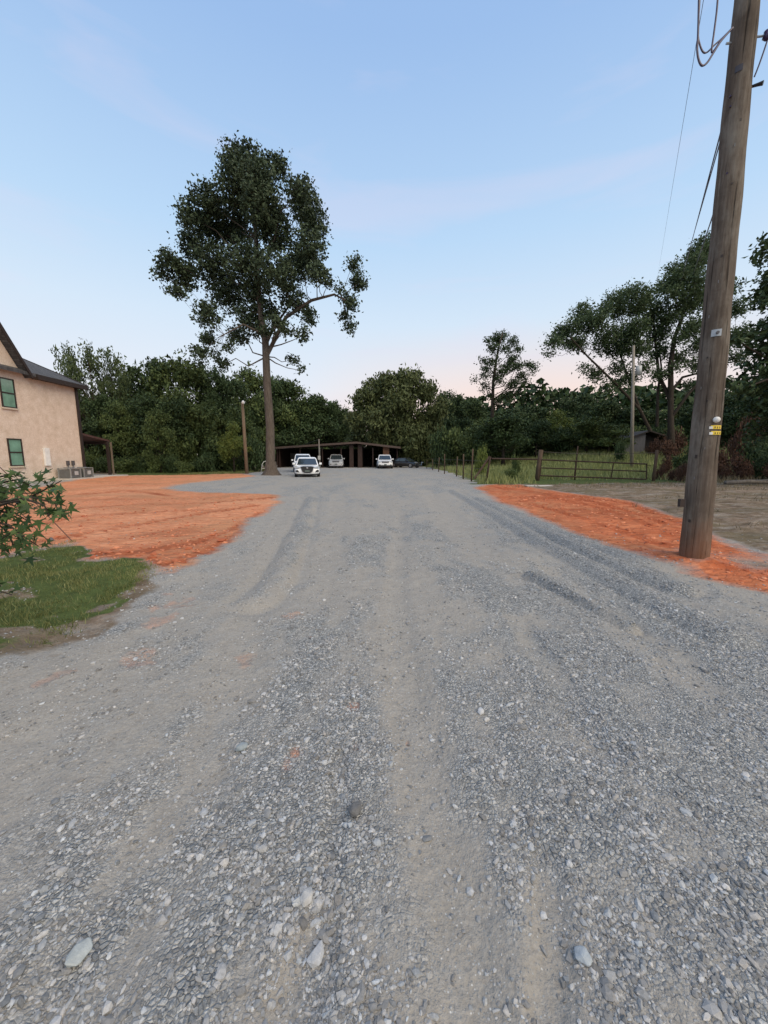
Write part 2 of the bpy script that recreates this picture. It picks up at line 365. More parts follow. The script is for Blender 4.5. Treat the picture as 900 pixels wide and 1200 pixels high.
def build_terrain():
    th = np.radians(np.concatenate([np.linspace(-72, 72, 560), np.linspace(72, 288, 60)[1:-1]]))
    rr = .35*1.0128**np.arange(0, 575); nr, nt = len(rr), len(th)
    Rr, T = np.meshgrid(rr, th, indexing='ij'); X = Rr*np.sin(T); Y = Rr*np.cos(T)
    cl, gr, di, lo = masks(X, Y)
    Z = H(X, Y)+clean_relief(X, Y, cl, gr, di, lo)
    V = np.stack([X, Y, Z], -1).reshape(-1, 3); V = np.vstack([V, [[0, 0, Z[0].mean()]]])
    WET = moist_shading(X, Y).reshape(-1); WET = np.append(WET, 0.); att = np.stack([cl, gr, di, lo], -1).reshape(-1, 4); att = np.vstack([att, att[:1]])
    i, j = np.meshgrid(np.arange(nr-1), np.arange(nt), indexing='ij'); jn = (j+1) % nt
    Fq = np.stack([i*nt+j, i*nt+jn, (i+1)*nt+jn, (i+1)*nt+j], -1).reshape(-1, 4)
    fa = att[Fq].mean(1); c = V[Fq].mean(1)
    kind = np.zeros(len(Fq), int)                                   # ground
    drive = (fa[:, 2] < .5) & (fa[:, 1] < .5) & (np.hypot(c[:, 0], c[:, 1]) < 62) & (c[:, 0] > -16) & (c[:, 0] < 12) & (c[:, 1] > -12)
    kind[drive] = 1
    big = (np.maximum(sdf(CLAY_L, c[:, 0], c[:, 1]), sdf(CLAY_R, c[:, 0], c[:, 1])) > -.8) & (fa[:, 0] > .5); kind[big] = 2
    kind[(fa[:, 1] >= .5) & (c[:, 0] < 0)] = 3; kind[(fa[:, 1] >= .5) & (c[:, 0] >= 0)] = 4
    for kk, nm in enumerate(('ground', 'gravel_driveway', 'red_clay', 'lawn', 'pasture')):
        f = Fq[kind == kk]; 
        if kk == 1: pass
        u, inv = np.unique(f, return_inverse=True)
        o = np_mesh(nm, V[u], inv.reshape(f.shape)[:, ::-1], MG, smooth=True, attrs=[('cover', 'POINT', 'FLOAT_COLOR', att[u]), ('moist_shade', 'POINT', 'FLOAT', WET[u])])
        tag(o, kind='structure')
    tri = np.array([[j, (j+1) % nt, nr*nt] for j in range(nt)]); u, inv = np.unique(tri, return_inverse=True)
    tag(np_mesh('gravel_driveway', V[u], inv.reshape(tri.shape)[:, ::-1], MG, smooth=True, attrs=[('cover', 'POINT', 'FLOAT_COLOR', att[u]), ('moist_shade', 'POINT', 'FLOAT', WET[u])]), kind='structure')
build_terrain()

# ---------------------------------------------------------------- loose stones
def ico():
    t = (1+5**.5)/2
    v = np.array([(-1,t,0),(1,t,0),(-1,-t,0),(1,-t,0),(0,-1,t),(0,1,t),(0,-1,-t),(0,1,-t),(t,0,-1),(t,0,1),(-t,0,-1),(-t,0,1)], float)
    f = np.array([(0,11,5),(0,5,1),(0,1,7),(0,7,10),(0,10,11),(1,5,9),(5,11,4),(11,10,2),(10,7,6),(7,1,8),(3,9,4),(3,4,2),(3,2,6),(3,6,8),(3,8,9),(4,9,5),(2,4,11),(6,2,10),(8,6,7),(9,8,1)])
    return v/np.linalg.norm(v[0]), f
def stones():
    got = []; cnt = 0; tries = 0
    while cnt < 165000 and tries < 10:
        tries += 1; N = 140000
        r = .75+RNG.random(N)**1.25*11.5; th = np.radians(RNG.uniform(-60, 60, N)); x = r*np.sin(th); y = r*np.cos(th)
        cl, gr, di, lo = masks(x, y); cluster = fbm(x*9, y*9, 3, 51); patch = fbm(x*3.1, y*2.2, 3, 53)
        p = np.clip((lo-.08)*1.0, .15, .85)*np.clip((cluster-.28)*2.8, .10, 1)*np.clip((patch-.26)*3.2, .30, 1)*(1-sst(.5, .9, cl)*.93)*(1-gr)*(1-di*.75)
        size = np.exp(RNG.normal(math.log(.0047), .48, N)); size = np.clip(size, .0024, .019)
        keep = (RNG.random(N) < p*np.clip(.34+.10*r, 0, 1)) & (size > r*.0011)
        got.append(np.stack([x[keep], y[keep], size[keep], r[keep]])); cnt += keep.sum()
    x, y, size, r = np.concatenate(got, 1)[:, :165000]; n = len(x)
    V0, F0 = ico(); nv = len(V0)
    jit = 1+RNG.normal(0, .16, (n, nv, 1)); V = V0[None]*jit
    sc = np.stack([RNG.uniform(.8, 1.5, n), RNG.uniform(.6, 1.1, n), RNG.uniform(.4, .8, n)], -1)*size[:, None]
    V = V*sc[:, None]
    a = RNG.uniform(0, 6.28, n); b = RNG.normal(0, .35, n)
    cb, sb = np.cos(b)[:, None], np.sin(b)[:, None]; yy, zz = V[..., 1]*cb-V[..., 2]*sb, V[..., 1]*sb+V[..., 2]*cb
    ca, sa = np.cos(a)[:, None], np.sin(a)[:, None]; xx = V[..., 0]*ca-yy*sa; yy = V[..., 0]*sa+yy*ca
    z0 = Hs(x, y)+size*.12
    V = np.stack([xx+x[:, None], yy+y[:, None], zz+z0[:, None]], -1).reshape(-1, 3)
    Fc = (F0[None]+(np.arange(n)*nv)[:, None, None]).reshape(-1, 3)
    g = np.clip(RNG.beta(2.0, 2.6, n), 0, 1); g = .17+.47*g**1.3; warm = RNG.normal(0, .022, n)
    cool = np.where(RNG.random(n) < .3, .03, 0)
    col = np.stack([g*(1+warm-cool), g, g*(1-warm*1.1+cool*.9), np.ones(n)], -1); col = np.clip(col, 0, .75)
    k = NT('crushed_stone'); at_ = k.n('ShaderNodeAttribute', attribute_name='stone')
    nz = k.noise(160, 4, .6, k.scaled(1, 1, 1))
    k.l(k.mix(1.0, at_.outputs['Color'], k.ramp(nz, [(.3, (.72,.72,.70)), (.7, (1,1,1))]), 'MULTIPLY'), k.b.inputs['Base Color'])
    k.b.inputs['Roughness'].default_value = .85; k.b.inputs['Specular IOR Level'].default_value = .25
    o = np_mesh('gravel', V, Fc, k.m, attrs=[('stone', 'FACE', 'FLOAT_COLOR', np.repeat(col, 20, 0))])
    tag(o, 'loose angular grey crushed stone scattered over the driveway', 'gravel', kind='stuff')
    return k.m
stones()
def clods():
    rg = np.random.default_rng(77); N = 60000; r = 4+rg.random(N)**1.2*12; th = np.radians(rg.uniform(-60, 60, N)); x = r*np.sin(th); y = r*np.cos(th)
    cl, gr, di, lo = masks(x, y); wt = moist_shading(x, y); keep = (cl > .7) & (rg.random(N) < .08+.6*wt*fbm(x*2, y*2, 3, 95)*1.4) & (np.hypot(x-MX, y-MY) > .22)
    x, y, r = x[keep], y[keep], r[keep]; n = len(x); V0, F0 = ico(); nv = 12
    size = np.clip(np.exp(rg.normal(math.log(.014), .5, n)), .006, .06)
    V = V0[None]*(1+rg.normal(0, .22, (n, nv, 1)))*(np.stack([rg.uniform(.8, 1.6, n), rg.uniform(.7, 1.2, n), rg.uniform(.4, .8, n)], -1)*size[:, None])[:, None]
    V = V+np.stack([x, y, Hs(x, y)+size*.1], -1)[:, None]; Fc = (F0[None]+(np.arange(n)*nv)[:, None, None]).reshape(-1, 3)
    f = rg.random(n)**1.5; col = np.stack([.34+.30*f, .095+.17*f, .042+.10*f, np.ones(n)], -1)
    k = NT('clay_clod'); a = k.n('ShaderNodeAttribute', attribute_name='stone'); k.l(a.outputs['Color'], k.b.inputs['Base Color']); k.b.inputs['Roughness'].default_value = .95
    tag(np_mesh('clay_clods', V.reshape(-1, 3), Fc, k.m, attrs=[('stone', 'FACE', 'FLOAT_COLOR', np.repeat(col, 20, 0))]), 'small crumbly clods of red clay lying on the bare clay', 'clods', kind='stuff')
clods()
def big_rock(u, v, r, col, label, seed, flat=.6):
    import bmesh
    p = G(u, v); z = float(Hs(p[0], p[1])[0]); rg = np.random.default_rng(seed)
    V0, F0 = ico(); bm = bmesh.new(); vs = [bm.verts.new(q*(1+rg.normal(0, .14))) for q in V0]
    for f in F0: bm.faces.new([vs[i] for i in f])
    bmesh.ops.bevel(bm, geom=list(bm.edges), offset=.10, segments=1, affect='EDGES')
    bmesh.ops.scale(bm, vec=(r*1.15, r*.9, r*flat), verts=bm.verts)
    me = bpy.data.meshes.new('rock'); bm.to_mesh(me); bm.free()
    me.materials.append(plain('rock_%g' % col[0], col, .85, 0, .2, 30, .004))
    o = bpy.data.objects.new('rock', me); C.objects.link(o); o.location = (p[0], p[1], z+r*flat*.45); o.rotation_euler = (0, .1, rg.uniform(0, 3))
    tag(o, label, 'rock')
big_rock(417, 955, .034, (.13,.13,.13), 'dark grey angular rock beside a smaller one near the middle of the driveway', 1, .75)
big_rock(361, 1055, .030, (.42,.42,.41), 'pale wedge shaped rock on the packed strip left of the middle', 2)
big_rock(371, 1118, .028, (.40,.41,.42), 'tall oval light grey rock lying low in the foreground', 3)
big_rock(93, 1117, .036, (.36,.39,.385), 'flat greenish grey rock low at the left of the foreground', 4, .5)
big_rock(563, 837, .026, (.48,.49,.50), 'pale block shaped rock in the gravel right of the middle', 5, .7)
big_rock(684, 1124, .026, (.34,.38,.41), 'smooth blue grey rock in the loose gravel at lower right', 6)
big_rock(284, 877, .033, (.25,.29,.31), 'blue grey rounded rock at the edge of the left wheel track', 7, .7)

# ---------------------------------------------------------------- leaves
def leaf_quads(P, size, rng, aspect=.55, droop=0.0, jitter=.3):
    n = len(P); d = rng.normal(0, 1, (n, 3)); d[:, 2] -= droop; d /= np.linalg.norm(d, axis=1)[:, None]
    q = rng.normal(0, 1, (n, 3)); s = np.cross(d, q); s /= np.linalg.norm(s, axis=1)[:, None]+1e-9
    L = size*(1+rng.normal(0, jitter, n)).clip(.4, 1.8)[:, None]; W = L*aspect
    nrm = np.cross(d, s)
    V = np.stack([P-d*L*.5, P+s*W*.5+nrm*L*.12, P+d*L*.5, P-s*W*.5+nrm*L*.12], 1).reshape(-1, 3)
    Fc = (np.arange(n)*4)[:, None]+np.arange(4)[None]
    return V, Fc
def crown_points(blobs, n, rng, per=14, cr=.45, shell=.42):
    B = np.array(blobs, float); w = (B[:, 3]*B[:, 4]+B[:, 3]*B[:, 5])**1.0; w /= w.sum()
    nc = max(1, n//per); idx = rng.choice(len(B), nc, p=w)
    d = rng.normal(0, 1, (nc, 3)); d /= np.linalg.norm(d, axis=1)[:, None]
    rad = rng.random(nc)**shell
    c = B[idx, :3]+d*rad[:, None]*B[idx, 3:6]
    crr = cr*(.6+rng.random(nc)*.8)
    P = np.repeat(c, per, 0)+rng.normal(0, 1, (nc*per, 3))*np.repeat(crr, per)[:, None]*np.array((1, 1, .7))*.55
    tint = np.repeat(rng.random(nc), per)*.65+rng.random(nc*per)*.35
    return P, tint, c
def tree(name, label, cat, base, trunk_pts, trunk_r, blobs, n, leaf, leafmat, barkmat, group=None, limbs=True, per=14, cr=.45, seed=1,
         aspect=.55, droop=0., shell=.42, twigs=0, extra_limbs=(), start=.35, ttop=.25, lr=.8):
    rng = np.random.default_rng(seed); base = np.array(base, float)
    t = thing(name, label, cat, tuple(base), group)
    mb = MB(); T = [np.array(p, float) for p in trunk_pts]; L = len(T)
    rads = [trunk_r*(1.45 if i == 0 else 1)*(1-(1-ttop)*i/(L-1)) for i in range(L)]
    mb.tube(T, rads, 10)
    hs = np.array([p[2] for p in T])
    def onT(z):
        z = min(max(z, hs[0]), hs[-1]); i = min(int(np.searchsorted(hs, z)), L-1); i = max(i, 1)
        f = (z-hs[i-1])/max(hs[i]-hs[i-1], 1e-6); return T[i-1]*(1-f)+T[i]*f, rads[i-1]*(1-f)+rads[i]*f
    P, tint, cc = crown_points(blobs, n, rng, per, cr, shell)
    if limbs:
        cand = []
        for zz in np.linspace(hs[0]+(hs[-1]-hs[0])*start, hs[-1], 26): cand.append((*onT(zz),))
        for q, r0, r1 in extra_limbs:
            for a_, b_, f0 in zip(q[:-1], q[1:], range(len(q))):
                for s_ in (0, .25, .5, .75): cand.append((np.array(a_)*(1-s_)+np.array(b_)*s_, r0+(r1-r0)*(f0+s_)/(len(q)-1)))
        for b in blobs:
            b = np.array(b[:3]); best = None
            for c_, rc in cand:
                hd = math.hypot(b[0]-c_[0], b[1]-c_[1]); cost = np.linalg.norm(b-c_)+1.4*max(0, c_[2]-(b[2]-.7*hd))+rng.uniform(0, .5)
                if best is None or cost < best[0]: best = (cost, c_, rc, hd)
            _, p0, r0, hd = best; ln = np.linalg.norm(b-p0)
            p1 = p0*.68+b*.32+np.array((0, 0, -.05*ln))+rng.normal(0, .05*ln, 3); p2 = p0*.32+b*.68+np.array((0, 0, .02*ln))+rng.normal(0, .05*ln, 3)
            ra = min(r0*.6, .045+ln*.022)*lr; mb.tube([p0, p1, p2, b], [ra, ra*.75, ra*.5, .018], 6, False)
    for q, r0, r1 in extra_limbs:
        mb.tube(q, list(np.linspace(r0, r1, len(q))), 7, False)
    if twigs:
        sel = cc[rng.choice(len(cc), min(twigs, len(cc)), replace=False)]; B = np.array(blobs)
        for c in sel:
            b = B[np.argmin(((B[:, :3]-c)**2).sum(1)), :3]
            mb.tube([b, (b+c)/2+rng.normal(0, .08, 3), c], [.028, .018, .008], 4, False)
    mb.build('trunk', barkmat, t, smooth=True)
    V, Fc = leaf_quads(P, leaf, rng, aspect, droop)
    np_mesh('crown', V, Fc, leafmat, t, attrs=[('tint', 'FACE', 'FLOAT', tint)])
    return t
BARK_D = bark('bark_grey_brown', (.07,.055,.045), (.19,.16,.135))
BARK_B = bark('bark_dark', (.03,.024,.02), (.085,.07,.055))
LF_OAK = foliage('oak_leaves', (0.021,0.036,0.021), (0.075,0.108,0.054))
LF_DARK = foliage('wood_leaves_dark', (0.020,0.038,0.014), (0.065,0.102,0.038))
LF_MID = foliage('wood_leaves_mid', (0.029,0.052,0.016), (0.124,0.163,0.052))
LF_LITE = foliage('wood_leaves_yellowish', (0.069,0.103,0.021), (0.196,0.230,0.057))
LF_WIL = foliage('willow_leaves', (.045,.062,.022), (.125,.150,.060))
LF_RUST = foliage('rusty_leaves', (0.046,0.023,0.016), (0.130,0.065,0.039))
LF_R = foliage('pecan_leaves', (0.035,0.061,0.027), (0.115,0.162,0.074), trans=.25)
LF_NEAR = foliage('sweetgum_leaves', (.025,.055,.018), (.12,.18,.06), .45, .3)

def pxblobs(lst, Y, base, dep=.8, spread=0, rng=None, k=1.0):
    rng = rng or np.random.default_rng(5); out = []
    for u, v, r in lst:
        dy = rng.uniform(-spread, spread); p = at(u, v, Y+dy); s = r*ppm(Y+dy)*.97*k
        out.append((*(p-base), s, s*(1+dep*.25), s))
    return out
# the big tree by the driveway
b0 = G(318, 557); b0[2] = 0; Yb = b0[1]
big = [(275,190,19),(296,193,22),(324,196,16),(282,218,30),(304,214,24),(244,235,20),(226,256,21),(307,240,28),(352,222,17),(357,240,22),(367,262,20),(363,290,23),
       (321,270,26),(275,262,28),(248,268,24),(222,285,17),(198,306,15),(190,320,10),(216,322,19),(206,341,10),(247,305,24),(286,308,28),(265,344,24),(244,370,17),
       (293,372,20),(279,393,13),(228,410,7),(243,398,10),(261,428,8),(324,318,26),(352,312,22),(372,322,14),(342,352,20),(361,372,11),(356,393,8),(336,386,10),
       (342,422,6),(352,434,4),(414,308,9),(420,330,12),(410,354,10),(410,384,9),(397,338,7),(385,330,8),(403,370,7),(300,345,20),(318,365,12),(312,384,10),(326,376,10),(300,388,9),(238,414,7),(252,415,8),(268,405,8),(233,425,5)]
tb = [(0,0,-.05),(0,0,.35),(-.02,.0,1.2)]+[tuple(at(u, v, Yb)-b0) for u, v in ((316.5,500),(313,450),(311,400),(306,370),(302,330),(300,280),(298,230),(296,200))]
el = [([at(312,418,Yb)-b0, at(335,372,Yb)-b0, at(365,352,Yb-.5)-b0, at(392,345,Yb-.8)-b0, at(405,352,Yb-1)-b0], .17, .05),
      ([at(311,405,Yb)-b0, at(320,385,Yb+.4)-b0, at(338,360,Yb+.8)-b0], .15, .06),
      ([at(309,392,Yb)-b0, at(285,380,Yb-1)-b0, at(255,396,Yb-1.5)-b0], .10, .03)]
tree('oak_tree', 'tall lone broadleaf tree with bare lower trunk standing left of the driveway', 'tree', b0, tb, .44, pxblobs(big, Yb, b0, 1, 2.2, k=.82), 66000, .20, LF_OAK, BARK_D,
     per=17, cr=.38, seed=11, aspect=.62, twigs=700, extra_limbs=el, start=.50, ttop=.22, lr=.6)
fl = MB(); 
rb = [(math.cos(a)*r_, math.sin(a)*r_) for a, r_ in [(i*math.pi/8, (.92 if i % 2 else .70)) for i in range(16)]]
o_ = bpy.data.objects['oak_tree']
fv = []; ff = []
for kk, (zz, sc) in enumerate(((-.1, 1.0), (.12, .82), (.45, .66), (1.1, .60))):
    for i, (x_, y_) in enumerate(rb):
        r_ = .58+(math.hypot(x_, y_)-.58)*(sc if kk < 3 else .0)*(1, .8, .3, 0)[kk]; a = i*math.pi/8
        rr_ = r_*(1, .9, .78, .72)[kk]; fv.append((math.cos(a)*rr_, math.sin(a)*rr_, zz))
for kk in range(3):
    for i in range(16): ff.append((kk*16+i, kk*16+(i+1) % 16, kk*16+16+(i+1) % 16, kk*16+16+i))
fl.add(fv, ff); fl.build('root_flare', BARK_D, o_, smooth=True)

# thin tree in the middle distance
def ptree(name, label, cat, Y, basepx, tpx, tr, lst, n, leaf, lm, bk, group=None, z=None, **kw):
    bx = at(basepx, 540, Y)[0]; bz = float(H(bx, Y)) if z is None else z; b = np.array((bx, Y, bz))
    T = [(0, 0, -.1)]+[tuple(at(u, v, Y)-b) for u, v in tpx]
    ex = [([at(u, v, Y+dy)-b for u, v, dy in q], r0, r1) for q, r0, r1 in kw.pop('lim', ())]
    sprd = kw.pop('spread', 1.5); kf = kw.pop('k', 1.0)
    return tree(name, label, cat, b, T, tr, pxblobs(lst, Y, b, 1, sprd, k=kf), n, leaf, lm, bk, group, extra_limbs=ex, **kw)
ptree('slender_tree', 'slender sparse tree rising alone above the wood in the centre', 'tree', 50, 577, [(577,478),(578,448),(581,425),(585,405),(589,390)], .26,
      [(584,396,6),(591,392,4),(579,409,6),(594,409,6),(577,423,6),(600,422,6),(565,423,4),(590,434,6),(607,430,5),(618,428,4),(624,436,4),(568,441,4),(557,444,3),(568,453,5),(599,452,5),(608,459,4),(593,462,4),(616,447,4),(572,464,4),(585,445,5),(583,470,5),(602,400,5),(607,410,4),(573,400,4),(612,440,5),(625,430,4),(570,432,5),(597,430,6),(583,400,5),(604,449,5),(580,440,5)],
      9500, .21, LF_DARK, BARK_B, seed=21, per=9, cr=.45, twigs=140, start=.3, lr=.5, k=1.15)
# pecan-like tree behind the gate
ptree('spreading_tree', 'large open spreading tree with several leaning trunks behind the metal gate', 'tree', 38, 786, [(786,500),(786,455),(786,426),(790,397),(802,365),(813,336),(824,292)], .30,
      [(825,289,11),(818,300,10),(813,310,12),(797,325,11),(813,333,13),(802,357,13),(824,352,12),(790,345,8),(744,344,11),(730,347,8),(718,352,9),(707,362,7),(761,347,10),(767,365,13),(745,362,9),(683,366,10),
       (692,380,11),(672,383,11),(657,391,9),(649,402,7),(643,414,4),(678,403,9),(665,402,7),(712,392,12),(732,392,13),(722,408,11),(750,407,10),(770,392,12),(773,412,9),(813,384,12),(819,404,10),(799,395,8),(698,440,7),(686,432,5),
       (712,452,7),(755,430,7),(742,442,6),(813,426,7),(828,430,8),(808,452,6),(770,440,6),(862,362,10),(868,392,10),(862,420,9),(850,340,10),(848,400,10),(725,430,8),(790,430,5),(700,375,10),(725,365,10),(745,385,11),(705,405,9),(735,408,9),(760,378,10),(785,372,9),(790,315,8),(780,335,9),(752,358,8),(795,420,8),(775,440,6),(730,448,6)],
      52000, .205, LF_R, BARK_B, seed=22, per=14, cr=.55, twigs=500, start=.5, lr=.55, k=1.0,
      lim=[([(762,505,0),(750,480,0),(721,449,-1),(689,418,-1.5),(668,395,-2)], .17, .05), ([(786,470,0),(772,440,1),(768,400,1),(765,365,1)], .2, .06),
           ([(787,458,0),(800,442,0),(819,437,0),(835,430,0)], .15, .05), ([(786,490,0),(808,460,-1),(828,440,-1),(850,410,-1)], .16, .05), ([(770,500,1),(771,458,1),(775,430,1),(772,405,1)], .15, .05),
           ([(750,480,0),(735,440,1),(725,410,1),(718,380,1)], .12, .04)])
# dark tree at right edge
ptree('dark_tree', 'dark dense tree cut by the right edge beyond the large pole', 'tree', 19, 955, [(955,520),(950,420),(945,330),(940,260)], .35,
      [(900,288,14),(899,344,16),(925,320,30),(887,398,18),(868,402,9),(912,402,30),(893,440,24),(872,455,10),(930,360,34),(940,290,34),(905,480,24),(945,450,45),(990,400,60),(980,300,50),(890,505,18)],
      15000, .24, LF_DARK, BARK_B, seed=23, per=16, cr=.36, twigs=120)
# willow-like tree behind the parking spot
ptree('willow_tree', 'broad olive green willow like tree right of the carport', 'tree', 62, 478, [(478,520),(474,480),(470,452)], .5,
      [(440,458,15),(427,470,13),(419,492,12),(455,450,13),(478,447,13),(497,458,14),(512,478,12),(468,475,22),(440,495,20),(500,498,20),(514,518,14),(480,515,24),(445,522,15),(418,515,10),(462,535,14),(500,535,18),(486,440,6),(470,442,7)],
      30000, .55, LF_WIL, BARK_B, seed=24, per=16, cr=.8, aspect=.42, droop=1.2)

# wood: individual trees from a small library of meshes
def lib_tree(seed, n, leaf, lm, h=10., w=4.2, low=.15):
    rng = np.random.default_rng(seed); bl = []
    for i in range(20):
        z = rng.uniform(low, .95)*h; f = math.sin(math.pi*min(1, (z/h-low*.5)/(1.02-low*.5)))**.7
        a = rng.uniform(0, 6.28); rr = rng.uniform(.35, .95)*w*f; s = rng.uniform(.20, .36)*w*(.6+.4*f)
        bl.append((math.cos(a)*rr, math.sin(a)*rr, z, s, s, s*.85))
    bl.append((0, 0, .90*h, w*.32, w*.32, w*.30)); bl.append((0, 0, .6*h, w*.5, w*.5, w*.6))
    t = tree('woodland_tree', 'x', 'tree', (0, 0, 0), [(0,0,-.3),(.1,0,h*.3),(-.05,.1,h*.6),(0,0,h*.88)], .22, bl, n, leaf, lm, BARK_B, seed=seed, per=14, cr=.6)
    return t
def copy_tree(src, loc, sc, rz, label, cat, group, name):
    r = src.copy(); C.objects.link(r); r.location = loc; r.scale = sc; r.rotation_euler = (0, 0, rz); r.name = name
    r['label'] = label; r['category'] = cat; r['group'] = group
    for ch in src.children:
        c = ch.copy(); C.objects.link(c); c.parent = r
    return r
LIB = {}
LF_AIR = foliage('tall_tree_leaves', (0.034,0.054,0.022), (0.114,0.150,0.060), trans=.15)
for kk, lm in (('a', LF_AIR), ('d', LF_DARK), ('m', LF_MID), ('l', LF_LITE)):
    LIB[kk] = [lib_tree(60+ord(kk)+i*7, 8500 if kk != 'a' else 3600, .36 if kk != 'a' else .32, lm, low=(.12, .3, .2)[i] if kk != 'a' else .38) for i in range(3 if kk != 'l' else 2)]
used = set(); rw = random.Random(5)
def wood(u, vt, Y, hw, kind, label, group):
    L = LIB[kind]; i = rw.randrange(len(L)); s = L[i]; hw *= 1.4
    x = at(u, 540, Y)[0]; z = float(H(x, Y)); top = at(u, vt, Y)[2]; h = top-z; sx = hw*ppm(Y)/4.0
    loc = (x, Y, z); sc = (sx, sx*rw.uniform(.85, 1.1), h/10.3); rz = rw.uniform(0, 6.28)
    if (kind, i) not in used:
        used.add((kind, i)); s.location = loc; s.scale = sc; s.rotation_euler = (0, 0, rz); s['label'] = label; s['group'] = group
    else: copy_tree(s, loc, sc, rz, label, 'tree', group, 'woodland_tree')
GL, LL = 'trees of the wood left of the driveway', 'dark leafy tree in the dense wood behind the red clay lot'
for a in ((92,403,40,17,'a'),(116,401,40,17,'a'),(140,409,41,17,'a'),(103,468,42,16,'d'),(75,462,44,18,'d'),(128,470,44,18,'d'),(160,438,46,16,'d'),(192,420,43,25,'d'),(218,417,42,26,'m'),(245,428,45,22,'d'),(268,440,46,22,'d'),
          (296,430,66,20,'m'),(325,440,68,22,'d'),(345,447,70,20,'m'),(372,462,70,20,'d'),(393,470,72,14,'d'),(352,470,68,20,'d'),(150,470,38,16,'m'),(180,462,38,20,'d'),(212,465,39,20,'d'),(245,468,40,20,'m'),(130,462,39,18,'d'),
          (60,458,46,20,'d'),(40,460,48,20,'m'),(278,475,42,18,'m'),(296,480,64,14,'d')): wood(*a, LL, GL)
wood(188, 478, 36, 15, 'm', 'small mid green tree with pale twin stems in front of the left wood', 'small trees in front of the left wood')
wood(274, 496, 36.5, 13, 'l', 'small yellow green tree behind the short wooden light pole', 'small trees in front of the left wood')
GM, LM = 'trees of the wood behind the pasture', 'dark tree in the distant wood behind the pasture'
for a in ((408,500,78,16,'d'),(522,458,74,16,'d'),(538,463,70,16,'d'),(556,468,66,16,'d'),(600,478,62,18,'d'),(622,474,66,18,'d'),(640,480,64,16,'m'),(545,490,56,16,'d'),(530,500,60,14,'m'),
          (662,466,62,15,'d'),(684,460,64,16,'d'),(704,468,58,18,'d'),(730,476,56,20,'d'),(757,480,54,18,'d'),(785,476,56,20,'m'),(812,470,52,20,'d'),(840,462,50,20,'d'),(868,452,46,22,'d'),(898,440,44,24,'d'),(930,430,44,26,'m')): wood(*a, LM, GM)
for a, lb in (((590,484,42,26,'d'), 'wide dark green tree below the slender sparse tree'), ((563,492,44,20,'m'), 'rounded green tree left of the wide dark one behind the pasture fence'),
              ((650,480,48,17,'l'), 'yellowish green tree in the pasture wood between the two dark ones'), ((628,492,46,15,'d'), 'small dark tree left of the yellowish one behind the pasture'),
              ((686,488,44,20,'m'), 'mid green tree behind the left part of the metal gate'), ((712,496,42,16,'m'), 'green tree left of the grey pole in the pasture')):
    wood(*a, lb, 'trees standing at the back of the pasture')

# bushes
def lib_bush(seed, n, leaf, lm):
    rng = np.random.default_rng(seed); bl = []
    for i in range(9):
        a = rng.uniform(0, 6.28); q = rng.uniform(0, .65); s = rng.uniform(.28, .5); bl.append((math.cos(a)*q, math.sin(a)*q, rng.uniform(.2, .72), s, s, s*.6))
    P, tint, cc = crown_points(bl, n, rng, 9, .22, .5); P[:, 2] = np.maximum(P[:, 2], .03)
    t = thing('bush', 'x', 'bush', (0, 0, 0)); V, Fc = leaf_quads(P, leaf, rng, .55)
    np_mesh('foliage', V, Fc, lm, t, attrs=[('tint', 'FACE', 'FLOAT', tint)])
    mb = MB()
    for i in range(6):
        b = bl[i]; mb.tube([(rng.uniform(-.1, .1), rng.uniform(-.1, .1), -.05), (b[0]*.5, b[1]*.5, b[2]*.5), b[:3]], [.03, .02, .008], 5, False)
    mb.build('stem', BARK_B, t, smooth=True); return t
BL = {'d': [lib_bush(81, 2600, .115, LF_DARK), lib_bush(82, 2600, .115, LF_DARK)], 'm': [lib_bush(83, 2400, .115, LF_MID)], 'l': [lib_bush(84, 2400, .11, LF_LITE)], 'r': [lib_bush(85, 1700, .10, LF_RUST)]}
bused = set()
def bush(u, vt, Y, hw, kind, label, group=None):
    L = BL[kind]; i = rw.randrange(len(L)); s = L[i]; x = at(u, 540, Y)[0]; z = float(Hs(x, Y)[0]); h = max(.3, at(u, vt, Y)[2]-z)
    sx = hw*ppm(Y)/.95; sc = (sx, sx, h/1.0); rz = rw.uniform(0, 6.28)
    if (kind, i) not in bused:
        bused.add((kind, i)); s.location = (x, Y, z); s.scale = sc; s.rotation_euler = (0, 0, rz); s['label'] = label
        if group: s['group'] = group
    else:
        r = copy_tree(s, (x, Y, z), sc, rz, label, 'bush', group or '', 'bush')
        if not group: del r['group']
gB, lB = 'bushes at the foot of the left wood', 'dark green bush at the foot of the wood behind the red clay'
for i, u in enumerate(range(48, 292, 12)):
    bush(u, rw.uniform(526, 541), rw.uniform(34.6, 36.5) if u < 250 else rw.uniform(41, 43), rw.uniform(11, 16), 'ddm'[i % 3], lB, gB)
for i, u in enumerate(range(90, 300, 26)):
    bush(u, rw.uniform(508, 520), rw.uniform(38, 40), rw.uniform(16, 22), 'dm'[i % 2], lB, gB)
gC, lC = 'bushes along the back of the pasture', 'dark bush along the back edge of the grassy pasture'
for i, u in enumerate(range(520, 930, 17)):
    bush(u, rw.uniform(496, 512), rw.uniform(46, 50), rw.uniform(13, 20), 'dmd'[i % 3] if u < 800 else 'rdd'[i % 3], lC, gC)
bush(768, 511, 39, 9, 'r', 'reddish bush hiding the open right half of the old shed')
bush(726, 514, 37, 9, 'd', 'dark bush before the left eave of the old shed')
bush(564, 521, 26.5, 8, 'l', 'yellow green bush beside the leaning brace post')
bush(604, 531, 26, 7, 'm', 'round green bush in the pasture left of the metal gate')
bush(603, 548, 22.9, 12, 'm', 'low green weeds clump in front of the pipe rail left of the gate')
